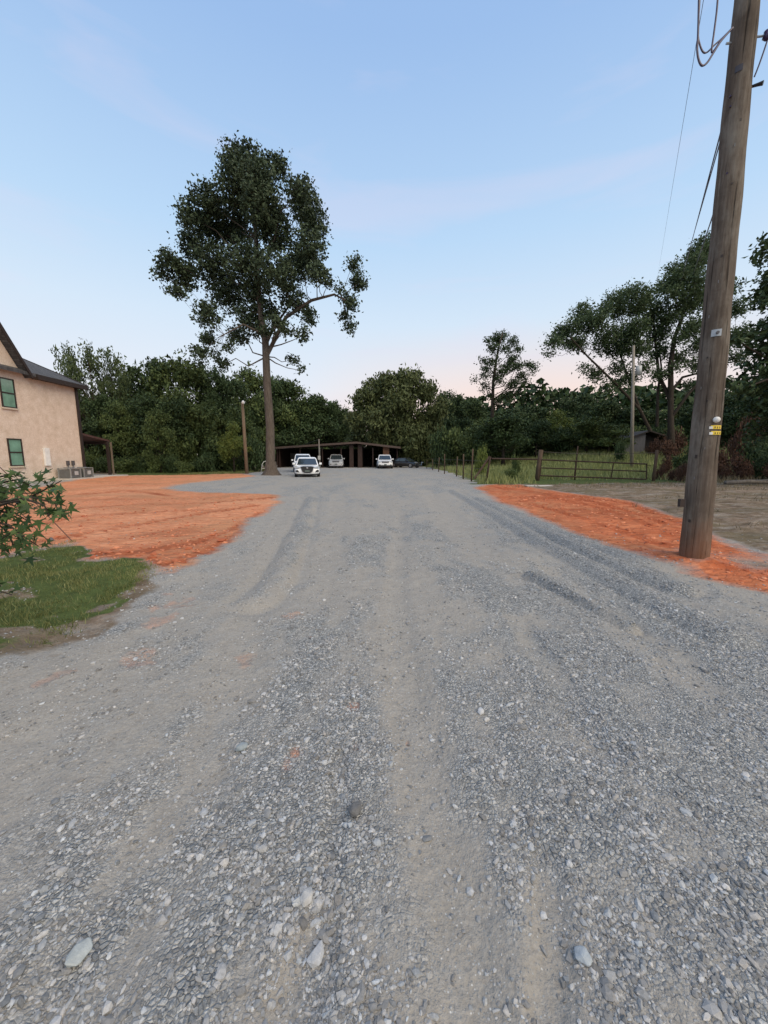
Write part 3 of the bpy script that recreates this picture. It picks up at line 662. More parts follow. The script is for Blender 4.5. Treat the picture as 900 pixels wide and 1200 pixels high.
for i, (u, vt, Y, hw, kd) in enumerate(((795,500,40,14,'r'),(775,498,44,14,'d'),(885,508,26,18,'d'),(862,495,34,18,'r'),(875,468,30,16,'r'),(905,515,24,18,'d'),(782,512,36,12,'r'),(812,518,30,12,'d'),(848,522,27,14,'r'),(785,530,27,8,'r'),(800,540,22.5,10,'r'),(868,530,22.8,14,'r'),(893,528,22.5,14,'d'),(925,520,22,20,'d'),(775,545,24.5,7,'r'),(790,548,23.5,8,'r'),(812,545,24,10,'r'),(838,540,24,12,'r'),(858,544,22.6,9,'r'),(880,541,22,10,'r'),(905,542,21.5,12,'r'),(800,532,30,12,'d'),(830,528,28,12,'d'))):
    bush(u, vt, Y, hw, kd, 'reddish brown and dark brush right of the metal gate behind the bare earth', 'brush right of the gate')

for D, U in ((LIB, used), (BL, bused)):        # kinds that were never placed
    for kk, L in D.items():
        for i, o in enumerate(L):
            if (kk, i) not in U:
                for ch in list(o.children): bpy.data.objects.remove(ch)
                bpy.data.objects.remove(o)
# a far-off wood that closes the gaps
def far_wood():
    rng = np.random.default_rng(9); n = 26000
    a = np.radians(rng.uniform(-62, 62, n)); r = rng.uniform(92, 104, n); x = r*np.sin(a); y = r*np.cos(a)
    top = 11+6*vn(x*.12, y*.05, 3)-3*vn(x*.6, x*0, 5); z = rng.random(n)**.9*top+H(x, y)
    V, Fc = leaf_quads(np.stack([x, y, z], -1), 1.5, rng, .7)
    o = np_mesh('far_wood', V, Fc, LF_DARK, attrs=[('tint', 'FACE', 'FLOAT', rng.random(n))]); tag(o, 'far off dark wood closing the view behind all the trees', 'wood', kind='stuff')
far_wood()

# ---------------------------------------------------------------- grass
def blades(name, x, y, h, w, mat, label, rng, lean=.5):
    n = len(x); z = Hs(x, y); a = rng.uniform(0, 6.28, n); b = rng.uniform(0, 6.28, n)
    P = np.stack([x, y, z-.005], -1); s = np.stack([np.cos(a), np.sin(a), a*0], -1)*w[:, None]*.5
    t = np.stack([np.cos(b)*lean*h*rng.random(n), np.sin(b)*lean*h*rng.random(n), h], -1)
    V = np.stack([P-s, P+s, P+t*.55+s*.7, P+t], 1).reshape(-1, 3); Fc = (np.arange(n)*4)[:, None]+np.arange(4)[None]
    o = np_mesh(name, V, Fc, mat, attrs=[('tint', 'FACE', 'FLOAT', rng.random(n)*.6+.4*vn(x*2, y*2, 7))]); tag(o, label, 'grass', kind='stuff')
rg = np.random.default_rng(12)
GR_N = foliage('short_grass', (.060,.085,.022), (.25,.25,.10)); GR_F = foliage('pasture_grass', (.12,.15,.045), (.31,.33,.14))
GR_W = foliage('dry_weeds', (.10,.075,.045), (.24,.20,.12))
x = rg.uniform(-9, -1.3, 150000); y = rg.uniform(2.2, 7.5, 150000); s_ = sdf(LAWN, x, y)+(fbm(x*2, y*2, 3, 5)-.5)*.5
kp = (rg.random(len(x)) < sst(-.12, .25, s_)*np.clip(fbm(x*4, y*4, 3, 61)*2.4-.65, .05, 1)*(1-.8*sst(.56, .68, fbm(x*1.7, y*2.6, 4, 15)))) & (np.abs(np.degrees(np.arctan2(x, y))) < 62); x, y = x[kp], y[kp]; n = len(x); print('lawn blades', n)
blades('lawn_grass', x, y, rg.uniform(.02, .065, n), rg.uniform(.004, .009, n), GR_N, 'short patchy green grass of the lawn wedge at the left', rg, .9)
x = rg.uniform(5.2, 48, 90000); y = rg.uniform(20, 56, 90000); kp = (sdf(FIELD_R, x, y)+(fbm(x*.9, y*.9, 3, 4)-.5)*2.0 > 0) & (np.degrees(np.arctan2(x, y)) < 50) & ((y > 25.3) | (x < 8.2) | ((y > 24) & (rg.random(len(x)) < .3))); x, y = x[kp], y[kp]; n = len(x)
blades('pasture_grass', x, y, rg.uniform(.18, .55, n)*(.5+vn(x*.7, y*.7, 8)), rg.uniform(.03, .06, n), GR_F, 'knee high green pasture grass beyond the fence and gate', rg, .6)
x = rg.uniform(5, 40, 26000); y = rg.uniform(7, 24, 26000); kp = (sdf(DIRT_R, x, y) > -.2) & (fbm(x*.5, y*1.2, 3, 71)+ .25*sst(15, 23, y) > .62) & (np.degrees(np.arctan2(x, y)) < 58); x, y = x[kp], y[kp]; n = len(x)
blades('dry_grass', x, y, rg.uniform(.05, .16, n), rg.uniform(.012, .025, n), GR_W, 'thin dry weeds on the bare earth right of the red clay', rg, .9)
x = rg.uniform(-17, -8, 16000); y = rg.uniform(30.5, 44, 16000); kp = sdf(LAWN_FAR, x, y) > .1; x, y = x[kp], y[kp]; n = len(x)
blades('verge_grass', x, y, rg.uniform(.06, .16, n), rg.uniform(.02, .04, n), GR_N, 'strip of green grass behind the red clay by the low rail', rg, .7)

x = rg.uniform(15, 44, 14000); y = rg.uniform(21, 27.5, 14000); kp = (x > 17.2+ (y-21)*.2) & (np.degrees(np.arctan2(x, y)) < 56) & (vn(x*.8, y*.8, 77) > .3); x, y = x[kp], y[kp]; n = len(x)
blades('dry_weeds', x, y, rg.uniform(.15, .5, n), rg.uniform(.03, .05, n), GR_W, 'tan dry weeds along the brush right of the gate', rg, .7)
# ---------------------------------------------------------------- house
def stucco():
    k = NT('cream_stucco'); P = k.scaled(1, 1, 1)
    a = k.noise(2.2, 6, .7, P); b = k.noise(14, 4, .6, P)
    c = k.ramp(a, [(.3, (.62,.50,.39)), (.5, (.76,.63,.53)), (.72, (.87,.76,.67))])
    c = k.mix(k.ramp(b, [(.4, (.35,.35,.35)), (.7, (0,0,0))]), c, (.42,.32,.23)); k.l(c, k.b.inputs['Base Color'])
    k.b.inputs['Roughness'].default_value = .95; k.bump(b, .8, .03); return k.m
def shingles():
    k = NT('dark_shingles'); br = k.n('ShaderNodeTexBrick'); k.l(k.scaled(1, 1, 1), br.inputs['Vector'])
    for nm, c in (('Color1', (.05,.05,.055,1)), ('Color2', (.10,.10,.105,1)), ('Mortar', (.02,.02,.02,1))): br.inputs[nm].default_value = c
    br.inputs['Scale'].default_value = 3.5; br.inputs['Mortar Size'].default_value = .015
    k.l(br.outputs[0], k.b.inputs['Base Color']); k.b.inputs['Roughness'].default_value = .9; return k.m
MS, MR = stucco(), shingles(); TRIM = plain('dark_brown_trim', (.028,.018,.015), .6); GLZ = plain('window_glass', (.17,.32,.25), .10, 0, .3, 1.5, coat=.6)
CONC = plain('concrete', (.48,.45,.41), .9, 0, .12, 8, .003)
X0, Y1 = -21.2, 27.4; EZ = 6.33
h = thing('house', 'two storey cream stucco house with dark shingle roof at the left edge', 'house', (X0, Y1, 0))
def W(p): return (p[0]-X0, p[1]-Y1, p[2])
def hb(*b): return MB().box(b[0]-X0, b[1]-X0, b[2]-Y1, b[3]-Y1, b[4], b[5])
XB = -37.2; YF = 12.0; RZ = EZ+8*.43
mb = MB()  # walls: side wall with gable, far gable wall, others
def pr(poly, axis, a, b): return mb.prism(poly, axis, a, b)
sw = [(YF-Y1, -.1), (0, -.1), (0, EZ), (23.4-Y1, EZ), (21.2-Y1, EZ+3.3), (19.0-Y1, EZ), (YF-Y1, EZ)]
pr(sw, 0, -.25, 0)
pr([(XB-X0, -.1), (-.25, -.1), (-.25, EZ), (-8, RZ-.1), (XB-X0, EZ)], 1, -.25, 0)
pr([(XB-X0, -.1), (-.25, -.1), (-.25, EZ), (-8, RZ-.1), (XB-X0, EZ)], 1, YF-Y1, YF-Y1+.25)
mb.box(XB-X0, XB-X0+.25, YF-Y1+.25, -.25, -.1, EZ)
mb.build('wall', MS, h)
mb = MB(); oh = .42                                        # main roof, two slabs meeting on the ridge
ya, yb_ = YF-Y1-oh, oh
sl = [(oh, EZ-.43*oh+.06), (oh, EZ-.43*oh+.24), (-8, RZ+.24), (-8, RZ+.06)]; mb.prism(sl, 1, ya, yb_)
sl = [(-8, RZ+.06), (-8, RZ+.24), (XB-X0-oh, EZ-.43*oh+.24), (XB-X0-oh, EZ-.43*oh+.06)]; mb.prism(sl, 1, ya, yb_)
mb.build('roof', MR, h)
mb = MB(); gs = 3.3/2.2                                     # steep cross gable
for s in (1, -1):
    yc = 21.2-Y1; q = [(yc, EZ+3.3+.05), (yc+s*2.40, EZ+3.3-2.40*gs+.05), (yc+s*2.40, EZ+3.3-2.40*gs+.22), (yc, EZ+3.3+.26)]
    mb.prism(q, 0, -7, oh+.02)
mb.build('gable_roof', MR, h)
mb = MB()
for s in (1, -1):
    yc = 21.2-Y1; q = [(yc, EZ+3.3-.02), (yc+s*2.42, EZ+3.3-2.42*gs-.0), (yc+s*2.42, EZ+3.3-2.42*gs+.26), (yc, EZ+3.3+.30)]
    mb.prism(q, 0, oh+.02, oh+.07)
mb.build('bargeboard', TRIM, h)
mb = MB(); mb.box(oh, oh+.10, 23.9-Y1, yb_+.02, EZ-.43*oh-.06, EZ-.43*oh+.20)
mb.build('gutter', TRIM, h)
mb = MB(); mb.box(.003, oh-.003, 23.7-Y1, yb_-.03, EZ-.43*oh-.02, EZ-.43*oh+.05); mb.build('soffit', TRIM, h)
MB().prism([(oh+.1, EZ-.43*oh-.05), (oh+.1, EZ-.43*oh+.26), (-8, RZ+.26), (-8, RZ-.05)], 1, yb_, yb_+.04).build('rake_board', TRIM, h)
MB().box(.002, .10, -.14, .04, .1, EZ-.1).build('downspout', TRIM, h)
for z0, z1 in ((4.23, 5.85), (.96, 2.52)):
    ya, yb_ = 21.97-Y1, 22.83-Y1
    f = MB(); f.box(.005, .06, ya, ya+.06, z0, z1); f.box(.005, .06, yb_-.06, yb_, z0, z1); f.box(.005, .06, ya+.06, yb_-.06, z0, z0+.06); f.box(.005, .06, ya+.06, yb_-.06, z1-.06, z1)
    f.box(.005, .05, ya+.06, yb_-.06, (z0+z1)/2-.035, (z0+z1)/2+.035)
    w = f.build('window', TRIM, h)
    MB().box(.004, .022, ya+.06, yb_-.06, z0+.06, z1-.06).build('pane', GLZ, w)
    MB().box(.004, .10, ya-.05, yb_+.05, z0-.09, z0-.004).build('sill', plain('pale_sill', (.55,.47,.38), .8), w)
MB().box(.004, .12, 24.2-Y1, 24.58-Y1, .93, 2.03).build('electrical_panel', plain('white_enamel', (.78,.78,.76), .4), h, bevel=.012)
dk = plain('grey_box', (.09,.085,.09), .5)
for yy in (25.95, 26.38):
    e = MB().box(.004, .11, yy-.09-Y1, yy+.09-Y1, .93, 1.22); e.tube([(.05, yy-Y1, .93), (.06, yy-Y1, .5), (.25, yy-.2-Y1, .35)], .018, 6); e.build('disconnect_box', dk, h)
# patio cover behind the house
MB().add([(-5,.004,3.0),(.05,.004,3.0),(.05,2.75,2.62),(-5,2.75,2.62),(-5,.004,3.14),(.05,.004,3.14),(.05,2.75,2.76),(-5,2.75,2.76)],[(0,3,2,1),(4,5,6,7),(0,1,5,4),(1,2,6,5),(2,3,7,6),(3,0,4,7)]).build('porch_roof', plain('rusty_porch_roof', (.075,.035,.028), .7), h)
MB().box(-.10, .06, 2.45, 2.62, 0, 2.62).build('porch_post', TRIM, h)
MB().box(-5, -4.85, 2.45, 2.60, 0, 2.62).build('porch_post', TRIM, h)
MB().box(-5, .03, 2.40, 2.56, 2.42, 2.61).build('porch_beam', TRIM, h)
MB().box(.10, .19, 2.66, 2.75, .02, 2.60).build('porch_downspout', plain('weathered_wood_pale', (.16,.125,.09), .8), h)
tag(MB().box(X0-6, X0+1.0, Y1+.01, Y1+3.1, -.1, .09).build('patio', CONC), kind='structure')
tag(MB().box(X0+.02, X0+1.35, 24.4, Y1, -.12, .10).build('pavement', CONC), kind='structure')
AC = plain('ac_grey_enamel', (.30,.31,.31), .45, .3); ACD = plain('ac_fins', (.12,.125,.13), .6, .4)
def acunit(y, label):
    t = thing('air_conditioner', label, 'air conditioner', (X0+.62, y, .10), 'air conditioners beside the house')
    MB().box(-.36, .36, -.36, .36, .03, .58).build('coil', ACD, t)
    m = MB()
    for sx in (-1, 1):
        for sy in (-1, 1): m.box(sx*.4-.03, sx*.4+.03, sy*.4-.03, sy*.4+.03, 0, .62)
    for i in range(9):
        z = .06+i*.062
        for s in (-1, 1): m.box(-.37, .37, s*.395-.006, s*.395+.006, z, z+.022); m.box(s*.395-.006, s*.395+.006, -.37, .37, z, z+.022)
    m.build('louvre_cage', AC, t)
    m = MB(); m.box(-.43, .43, -.43, .43, .621, .66); m.build('top', AC, t, bevel=.01)
    m = MB(); m.tube([(0,0,.661),(0,0,.70)], [.30,.26], 20); m.build('fan_grille', ACD, t)
    MB().box(.404, .42, -.1, .2, .2, .45).build('access_panel', plain('ac_pale_panel', (.45,.45,.45), .5), t)
acunit(25.3, 'grey air conditioner on the pad nearer the camera beside the cream house'); acunit(26.4, 'grey air conditioner on the pad nearest the house corner')

# ---------------------------------------------------------------- carport
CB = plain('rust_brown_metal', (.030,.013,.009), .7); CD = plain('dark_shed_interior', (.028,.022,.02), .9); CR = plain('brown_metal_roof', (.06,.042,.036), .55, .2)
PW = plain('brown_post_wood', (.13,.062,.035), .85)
t = thing('carport', 'long low brown open fronted carport at the end of the driveway', 'carport', (-6.4, 53, 0))
cx = -6.4
def carp(m): return m
xl, xr, xa = -14.6-cx, 1.85-cx, -3.7-cx; zl, zr_, za = 2.72, 2.78, 3.42
for nm, (xa_, za_, xb_, zb_) in (('roof', (xl-.3, zl-.02, xa, za)), ('roof', (xa, za, xr+.4, zr_-.04))):
    MB().prism([(xa_, za_), (xb_, zb_), (xb_, zb_+.07), (xa_, za_+.07)], 1, -.6, 10).build(nm, CR, t)
for xa_, za_, xb_, zb_ in ((xl-.3, zl-.02, xa, za), (xa, za, xr+.4, zr_-.04)):
    MB().prism([(xa_, za_-.20), (xb_, zb_-.20), (xb_, zb_+.05), (xa_, za_+.05)], 1, -.68, -.61).build('fascia', plain('fascia_brown', (.075,.05,.042), .7), t)
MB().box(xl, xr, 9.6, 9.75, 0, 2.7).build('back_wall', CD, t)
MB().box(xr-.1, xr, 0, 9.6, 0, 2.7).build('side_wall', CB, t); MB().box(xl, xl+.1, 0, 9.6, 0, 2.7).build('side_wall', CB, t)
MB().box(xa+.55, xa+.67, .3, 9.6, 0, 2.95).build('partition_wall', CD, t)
for u, w in ((412, .55), (422, .6)):
    x_ = at(u, 540, 53)[0]-cx; MB().box(x_-w/2, x_+w/2, -.1, .15, 0, 3.05).build('pillar', CB, t)
x_ = at(452.5, 540, 53)[0]-cx; MB().box(x_-.42, x_+.42, -.12, .2, 0, 2.85).build('pillar', PW, t)
for u in (328, 352, 378, 400, 437):
    x_ = at(u, 540, 53)[0]-cx; MB().box(x_-.07, x_+.07, -.05, .09, 0, 2.7).build('post', CB, t)
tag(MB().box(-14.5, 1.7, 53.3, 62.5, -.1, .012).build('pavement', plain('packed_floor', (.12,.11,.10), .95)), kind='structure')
# pale cabinet inside left bay
m = thing('storage_cabinet', 'pale cabinet standing inside the left bay of the carport', 'cabinet', (at(348, 540, 60)[0], 60, .012))
MB().box(-.9, .9, -.3, .3, 0, 2.0).build('body', plain('grey_cabinet', (.16,.16,.15), .6), m)
MB().box(-.01, .01, -.312, -.302, .05, 1.95).build('door_gap', CD, m)
MB().box(.05, .07, -.34, -.31, .9, 1.1).build('handle', dk, m)

# thin service pole before the carport
sp_ = at(374.5, 547, 50); hz = at(374.5, 514.6, 50)[2]
t = thing('service_pole', 'thin grey pole with meter box before the carport behind the white sedan', 'pole', (sp_[0], 50, 0))
MB().tube([(0,0,-.2),(0,0,hz)], [.10,.08], 8).build('post', bark('grey_pole_wood', (.16,.145,.13), (.27,.25,.22)), t, smooth=True)
MB().box(-.16, .16, -.22, -.09, 1.1, 1.6).build('meter_box', plain('meter_grey', (.45,.45,.43), .5), t)
MB().tube([(.09,-.08,.1),(.09,-.08,2.6)], .03, 6).build('conduit', plain('conduit_pale', (.35,.35,.33), .5), t)
def wire(name, pts, r, label, cat, mat, group=None):
    P = [np.array(p, float) for p in pts]
    o = MB().tube([p-P[0] for p in P], r, 6).build(name, mat, loc=tuple(P[0])); return tag(o, label, cat, group)
def sag(a, b, s, n=14):
    a, b = np.array(a, float), np.array(b, float); return [a+(b-a)*t-np.array((0, 0, 4*s*t*(1-t))) for t in np.linspace(0, 1, n)]
WB = plain('cable_black', (.02,.02,.025), .5); WP = plain('cable_purple_black', (.035,.025,.07), .4)
wire('service_wire', sag((sp_[0], 49.95, hz-.05), at(330, 526, 52.3), .15), .018, 'thin wire sloping from the thin pole to the left end of the carport', 'wire', WB)

# wooden light pole
p = G(289.5, 555.3); p[2] = 0; top = at(284, 471, p[1])
t = thing('light_pole', 'leaning wooden pole with small white lamp left of the big tree', 'pole', tuple(p))
WOODP = bark('pole_wood_tan', (.17,.115,.075), (.32,.235,.165), 20, 1.2, .01)
MB().tube([(0,0,-.2), tuple(top-p)], [.16,.12], 10).build('post', WOODP, t, smooth=True)
q = top-p; MB().tube([(q[0],q[1]-.02,q[2]-.25),(q[0]+.15,q[1]-.3,q[2]-.05),(q[0]+.25,q[1]-.5,q[2]-.05)], .025, 6).build('lamp_arm', dk, t)
l_ = MB().tube([(q[0]+.25,q[1]-.5,q[2]+.05),(q[0]+.25,q[1]-.5,q[2]-.08),(q[0]+.25,q[1]-.5,q[2]-.22)], [.05,.14,.11], 10).build('lamp_head', plain('lamp_white', (.8,.8,.78), .4), t, smooth=True)
# low rail left
a, b = G(250, 551.5), G(286, 551.0); 
t = thing('rail_fence', 'low grey rail fence left of the wooden light pole', 'fence', tuple(a)); d = b-a
RW = plain('grey_rail_wood', (.25,.23,.20), .85)
MB().tube([(0,0,.62), (d[0],d[1],.68)], .06, 8).build('rail', RW, t)
for f in (.02, .5, .98): MB().box(d[0]*f-.05, d[0]*f+.05, d[1]*f-.05, d[1]*f+.05, -.1, .66).build('post', RW, t)
for u, c_ in ((303.5, 'thin upright stake nearer the light pole behind the grass strip'), (306.8, 'thin upright stake nearer the big tree behind the grass strip')):
    p = at(u, 551, 40); o = MB().tube([(0,0,-.2),(.02,0,1.25)], .035, 6).build('stake', plain('pale_stake', (.33,.26,.18), .8), loc=(p[0], 40, 0)); tag(o, c_, 'stake')
p = at(309, 553, 37)
t = thing('pipe_hoop', 'small white bent pipe hoop beside the big tree trunk', 'hoop', (p[0], 37, 0))
MB().tube([(-.25,0,0),(-.12,0,.75),(.0,.1,1.0),(.22,.2,1.08),(.42,.3,.95),(.45,.3,0)], .03, 8).build('bent_pipe', plain('white_pipe', (.6,.6,.56), .5), t, smooth=True)
MB().tube([(-.19,0,.35),(.45,.3,.35)], .02, 6).build('crossbar', plain('white_pipe', (.6,.6,.56), .5), t)

# ---------------------------------------------------------------- large utility pole
pb = G(812.5, 658); pz = float(Hs(pb[0], pb[1])[0]); pb[2] = 0
topX = at(875.5, 0, pb[1]*.995); lean = (topX[0]-pb[0])/topX[2]
def pp(z, dx=0, dy=0): return np.array((pb[0]+lean*z+dx, pb[1]-.003*z+dy, z))
k = NT('creosote_pole_wood'); P = k.scaled(1, 1, 1)
n1 = k.noise(1, 7, .75, k.scaled(26, 26, 1.1)); n2 = k.noise(2.4, 5, .65, k.scaled(1, 1, 1)); n3 = k.noise(1, 4, .6, k.scaled(7, 7, 15))
c = k.ramp(n1, [(.25, (.055,.042,.033)), (.5, (.125,.10,.080)), (.75, (.21,.18,.15))])
c = k.mix(k.ramp(n2, [(.4, (.0,.0,.0)), (.72, (.7,.7,.7))]), c, (.060,.045,.034))
c = k.mix(k.ramp(n3, [(.60, (0,0,0)), (.80, (.25,.25,.25))]), c, (.21,.19,.16))
crk = k.noise(1, 3, .5, k.scaled(34, 34, .55)); c = k.mix(k.ramp(crk, [(.33, (.9,.9,.9)), (.38, (0,0,0))]), c, (.02,.016,.013))
c = k.mix(k.ramp(k.noise(1, 5, .7, k.scaled(3, 3, 1.1)), [(.5, (0,0,0)), (.7, (.55,.55,.55))]), c, (.27,.25,.215))
hg_ = k.n('ShaderNodeSeparateXYZ'); k.l(P, hg_.inputs[0])
stain = k.ramp(k.math('ADD', hg_.outputs[2], k.math('MULTIPLY', k.noise(9, 4, .6, P), .5)), [(.25, (.75,.75,.75)), (.95, (0,0,0))])
c = k.mix(stain, c, (.20,.085,.042)); k.l(c, k.b.inputs['Base Color']); k.b.inputs['Roughness'].default_value = .9; k.b.inputs['Specular IOR Level'].default_value = .2
k.bump(k.math('ADD', n1, k.ramp(crk, [(.31, (0,0,0)), (.39, (1,1,1))])), .9, .012); POLE = k.m
t = thing('utility_pole', 'thick weathered wooden utility pole standing in red clay at the right', 'pole', tuple(pb))
zs = np.linspace(-.2, 10.5, 60); MB().tube([pp(z)-pb+np.array((.004*math.sin(z*3), 0, 0)) for z in zs], [.176-.0078*z+.003*math.sin(z*7) for z in zs], 32).build('post', POLE, t, smooth=True)
def onpole(v, uu):                     # a spot on the camera-facing side of the pole
    Yg = pb[1]; q = at(uu, v, Yg); z = q[2]; r = .176-.0078*z
    c0 = pp(z); 
    for _ in range(20):
        q = at(uu, v, Yg); z = q[2]; c0 = pp(z); dx = q[0]-c0[0]; dx = max(-r*.98, min(r*.98, dx)); Yg = c0[1]-math.sqrt(max(r*r-dx*dx, 0))
    q = at(uu, v, Yg); c0 = pp(q[2]); return q-pb, math.atan2(q[0]-c0[0], -(q[1]-c0[1]))
def plate(name, u, v, w, hh, mat, thick=.006, curved=True, parent=t):
    p, ang = onpole(v, u); z = p[2]; r = .176-.0078*z; c0 = pp(z)-pb; m = MB(); n = 8; vs = []; hw = w/2/r
    for rr_ in (r+.003, r+.003+thick):
        for zz in (z-hh/2, z+hh/2):
            for i in range(n+1):
                a = ang-hw+2*hw*i/n; vs.append((c0[0]+rr_*math.sin(a), c0[1]-rr_*math.cos(a), zz))
    N = n+1; fs = []
    for i in range(n):
        fs += [(i, i+1, N+i+1, N+i), (2*N+i, 3*N+i, 3*N+i+1, 2*N+i+1), (i, 2*N+i, 2*N+i+1, i+1), (N+i, N+i+1, 3*N+i+1, 3*N+i)]
    fs += [(0, N, 3*N, 2*N), (n, 2*N+n, 3*N+n, N+n)]
    return m.add(vs, fs).build(name, mat, parent)
YEL = plain('yellow_tag', (.72,.52,.05), .45, 0, .1, 30); WHT = plain('white_tag', (.72,.72,.70), .45)
for v in (500.6, 507.3):
    plate('tag', 839.5, v, .135, .048, YEL); plate('tag_end', 832.8, v+.6, .035, .034, WHT, .009)
    for i, du in enumerate((-1.5, 1.2, 3.6)): plate('tag_mark', 839+du, v+.3, .012, .024, plain('tag_ink', (.16,.12,.03), .6), .009)
p, a = onpole(492, 839.5); MB().tube([p+np.array((0, .01, 0)), p+np.array((-.02, -.035, 0)), p+np.array((-.025, -.05, 0))], [.040, .038, .018], 14).build('tag_disc', WHT, t, smooth=True)
pl = plate('metal_plate', 839.5, 390, .10, .085, plain('galvanised', (.36,.39,.42), .45, .4))
p, a = onpole(390, 840.5); MB().tube([p, p+np.array((-.015, -.03, 0))], .018, 8).build('bolt', dk, pl)
p, a = onpole(589, 799); MB().box(p[0]-.035, p[0]+.03, p[1]-.02, p[1]+.03, p[2]-.06, p[2]+.05).build('bracket', TRIM, t)
for kx, ky, kw, kh in ((820,535,.03,.05),(846,300,.022,.03),(868,140,.02,.03),(832,420,.016,.022),(812,610,.03,.04),(858,215,.018,.02),(829,470,.012,.03)):
    plate('knot', kx, ky, kw, kh, TRIM, .0015)
SM = plain('steel_staple', (.22,.22,.22), .5, .6)
for kx, ky in ((825,455),(835,372),(842,330),(826,525),(861,170),(818,560)): plate('staple', kx, ky, .006, .035, SM, .004)
Yp = pb[1]-.1
q1, q2 = at(880, 44, pb[1])-pb, at(903, 41, Yp)-pb; MB().tube([q1, q2], .012, 8).build('insulator_rod', plain('galvanised', (.3,.3,.3), .5), t)
q2 = at(899, 41, Yp)-pb; MB().tube([q2+np.array((0,0,-.05)), q2+np.array((0,0,-.02)), q2, q2+np.array((0,0,.04))], [.02,.045,.03,.035], 12).build('insulator', plain('purple_glaze', (.05,.03,.09), .3), t, smooth=True)
q1, q2 = at(876, 103, pb[1])-pb, at(894.5, 97, Yp)-pb; MB().tube([q1, q2-(q2-q1)*.3, q2], [.012,.02,.026], 8).build('peg', WB, t)
q1, q2 = at(866, 50, pb[1])-pb, at(851, 51, pb[1])-pb; MB().tube([q1, q2], .012, 8).build('peg', plain('galvanised', (.3,.3,.3), .5), t)
plate('stamp', 866, 80, .07, .07, plain('pole_stamp', (.045,.045,.06), .7), .002)
Yc = pb[1]-.28
def loop(px, Y, r, label):
    P = [at(u, v, Y) for u, v in px]; Q = []
    for i in range(len(P)-1):
        p0, p1, p2, p3 = P[max(i-1, 0)], P[i], P[i+1], P[min(i+2, len(P)-1)]
        for s in np.linspace(0, 1, 6)[:-1]:
            Q.append(.5*(2*p1+(p2-p0)*s+(2*p0-5*p1+4*p2-p3)*s*s+(3*p1-p0-3*p2+p3)*s**3))
    Q.append(P[-1]); wire('cable', Q, r, label, 'cable', WP, 'drip loop cables on the pole')
loop(((820,-60),(819,0),(818,40),(817,58),(819,71),(823,77),(829,73),(836,62),(845,48),(858,33)), Yc, .011, 'outermost hanging cable, lowest of the loops left of the utility pole')
loop(((824,-60),(820,0),(818,38),(820,52),(824,61),(829,61),(837,53),(846,45),(859,32)), Yc+.05, .009, 'inner hanging cable of the loops with the higher shallower bend')
loop(((843,-60),(841,0),(837,36),(834,58),(836,60),(846,46),(859,33)), Yc+.02, .010, 'cable dropping straight beside the pole then turning sharply up')
q2 = at(899, 48, Yp); wire('drop_wire', sag(q2, at(884, 90, Yp+.05), .02, 6), .009, 'short purple wire hanging from the insulator right of the utility pole', 'wire', WP)
gW = 'wires running from the utility pole'
wire('power_line', sag(at(836, -70, 5.0), at(769, 334, 60), .0), .0035, 'faintest thin wire left of the pole, running from the picture top down to the treetops', 'wire', WB, gW)
wire('power_line', sag(at(856, 112, Yp), at(797, 335, 38), .0), .010, 'upper of the two close wires leaving the left side of the utility pole', 'wire', WP, gW)
wire('power_line', sag(at(856, 124, Yp), at(800, 320, 38), .0), .009, 'lower of the two close wires leaving the left side of the utility pole', 'wire', WP, gW)
wire('power_line', sag(at(852, 203, Yp), at(812, 322, 36), .0), .012, 'lowest wire leaving the left side of the utility pole', 'wire', WP, gW)

# grey pole in the pasture
bx = at(742, 530, 34)[0]; bz = float(H(bx, 34)); b = np.array((bx, 34, bz))
t = thing('pasture_pole', 'slim grey utility pole standing in the pasture behind the gate', 'pole', tuple(b))
tp = at(742.5, 405, 34)-b; MB().tube([(0,0,-.3), tuple(tp)], [.15,.10], 10).build('post', bark('grey_pole_wood_far', (.22,.20,.17), (.34,.31,.27)), t, smooth=True)
q = at(748.5, 434, 34)-b; MB().tube([q+np.array((0,0,-.38)), q+np.array((0,0,.36))], .22, 12).build('transformer', plain('transformer_grey', (.42,.44,.45), .5), t, smooth=True)

# ---------------------------------------------------------------- gate & fence
RUST = plain('rusty_pipe', (.040,.022,.015), .8, .2, .35, 5); OLDW = bark('old_fence_wood', (.06,.04,.03), (.15,.11,.08), 18, 2, .02)
gl = np.array((at(629, 564, 23.4)[0], 23.4, 0)); gz = float(Hs(gl[0], gl[1])[0]); gr_ = np.array((at(761, 566, 23.2)[0], 23.2, 0)); gz2 = float(Hs(gr_[0], gr_[1])[0])
print('gate', gl, gz, gr_, gz2)
def post(p, z0, h, dx, r, label, mat=OLDW, group=None, name='fence_post'):
    o = MB().tube([(0,0,-.3),(dx*.5,0,h*.5),(dx,0,h)], [r*1.05, r, r*.95], 9).build(name, mat, smooth=True, loc=(p[0], p[1], z0)); return tag(o, label, 'post', group)
post(gl, gz, 1.85, .16, .14, 'thick dark wooden post at the left end of the metal gate'); post(gr_+np.array((.22,0,0)), gz2, 1.85, .05, .09, 'dark post at the right end of the metal gate')
t = thing('metal_gate', 'long rusty four rail farm gate sagging to the right across the pasture entry', 'gate', (gl[0]+.2, gl[1]-.1, 0)); o = np.array((gl[0]+.2, gl[1]-.1, 0))
def gp(u, v): return at(u, v, gl[1]-.1)-o
for (a, b, r) in (((633,538.7),(757,543.8),.042), ((633,548.2),(757,552.3),.036), ((632,557.3),(757,561.7),.042)):
    MB().tube([gp(*a), gp(*b)], r, 8).build('rail', RUST, t)
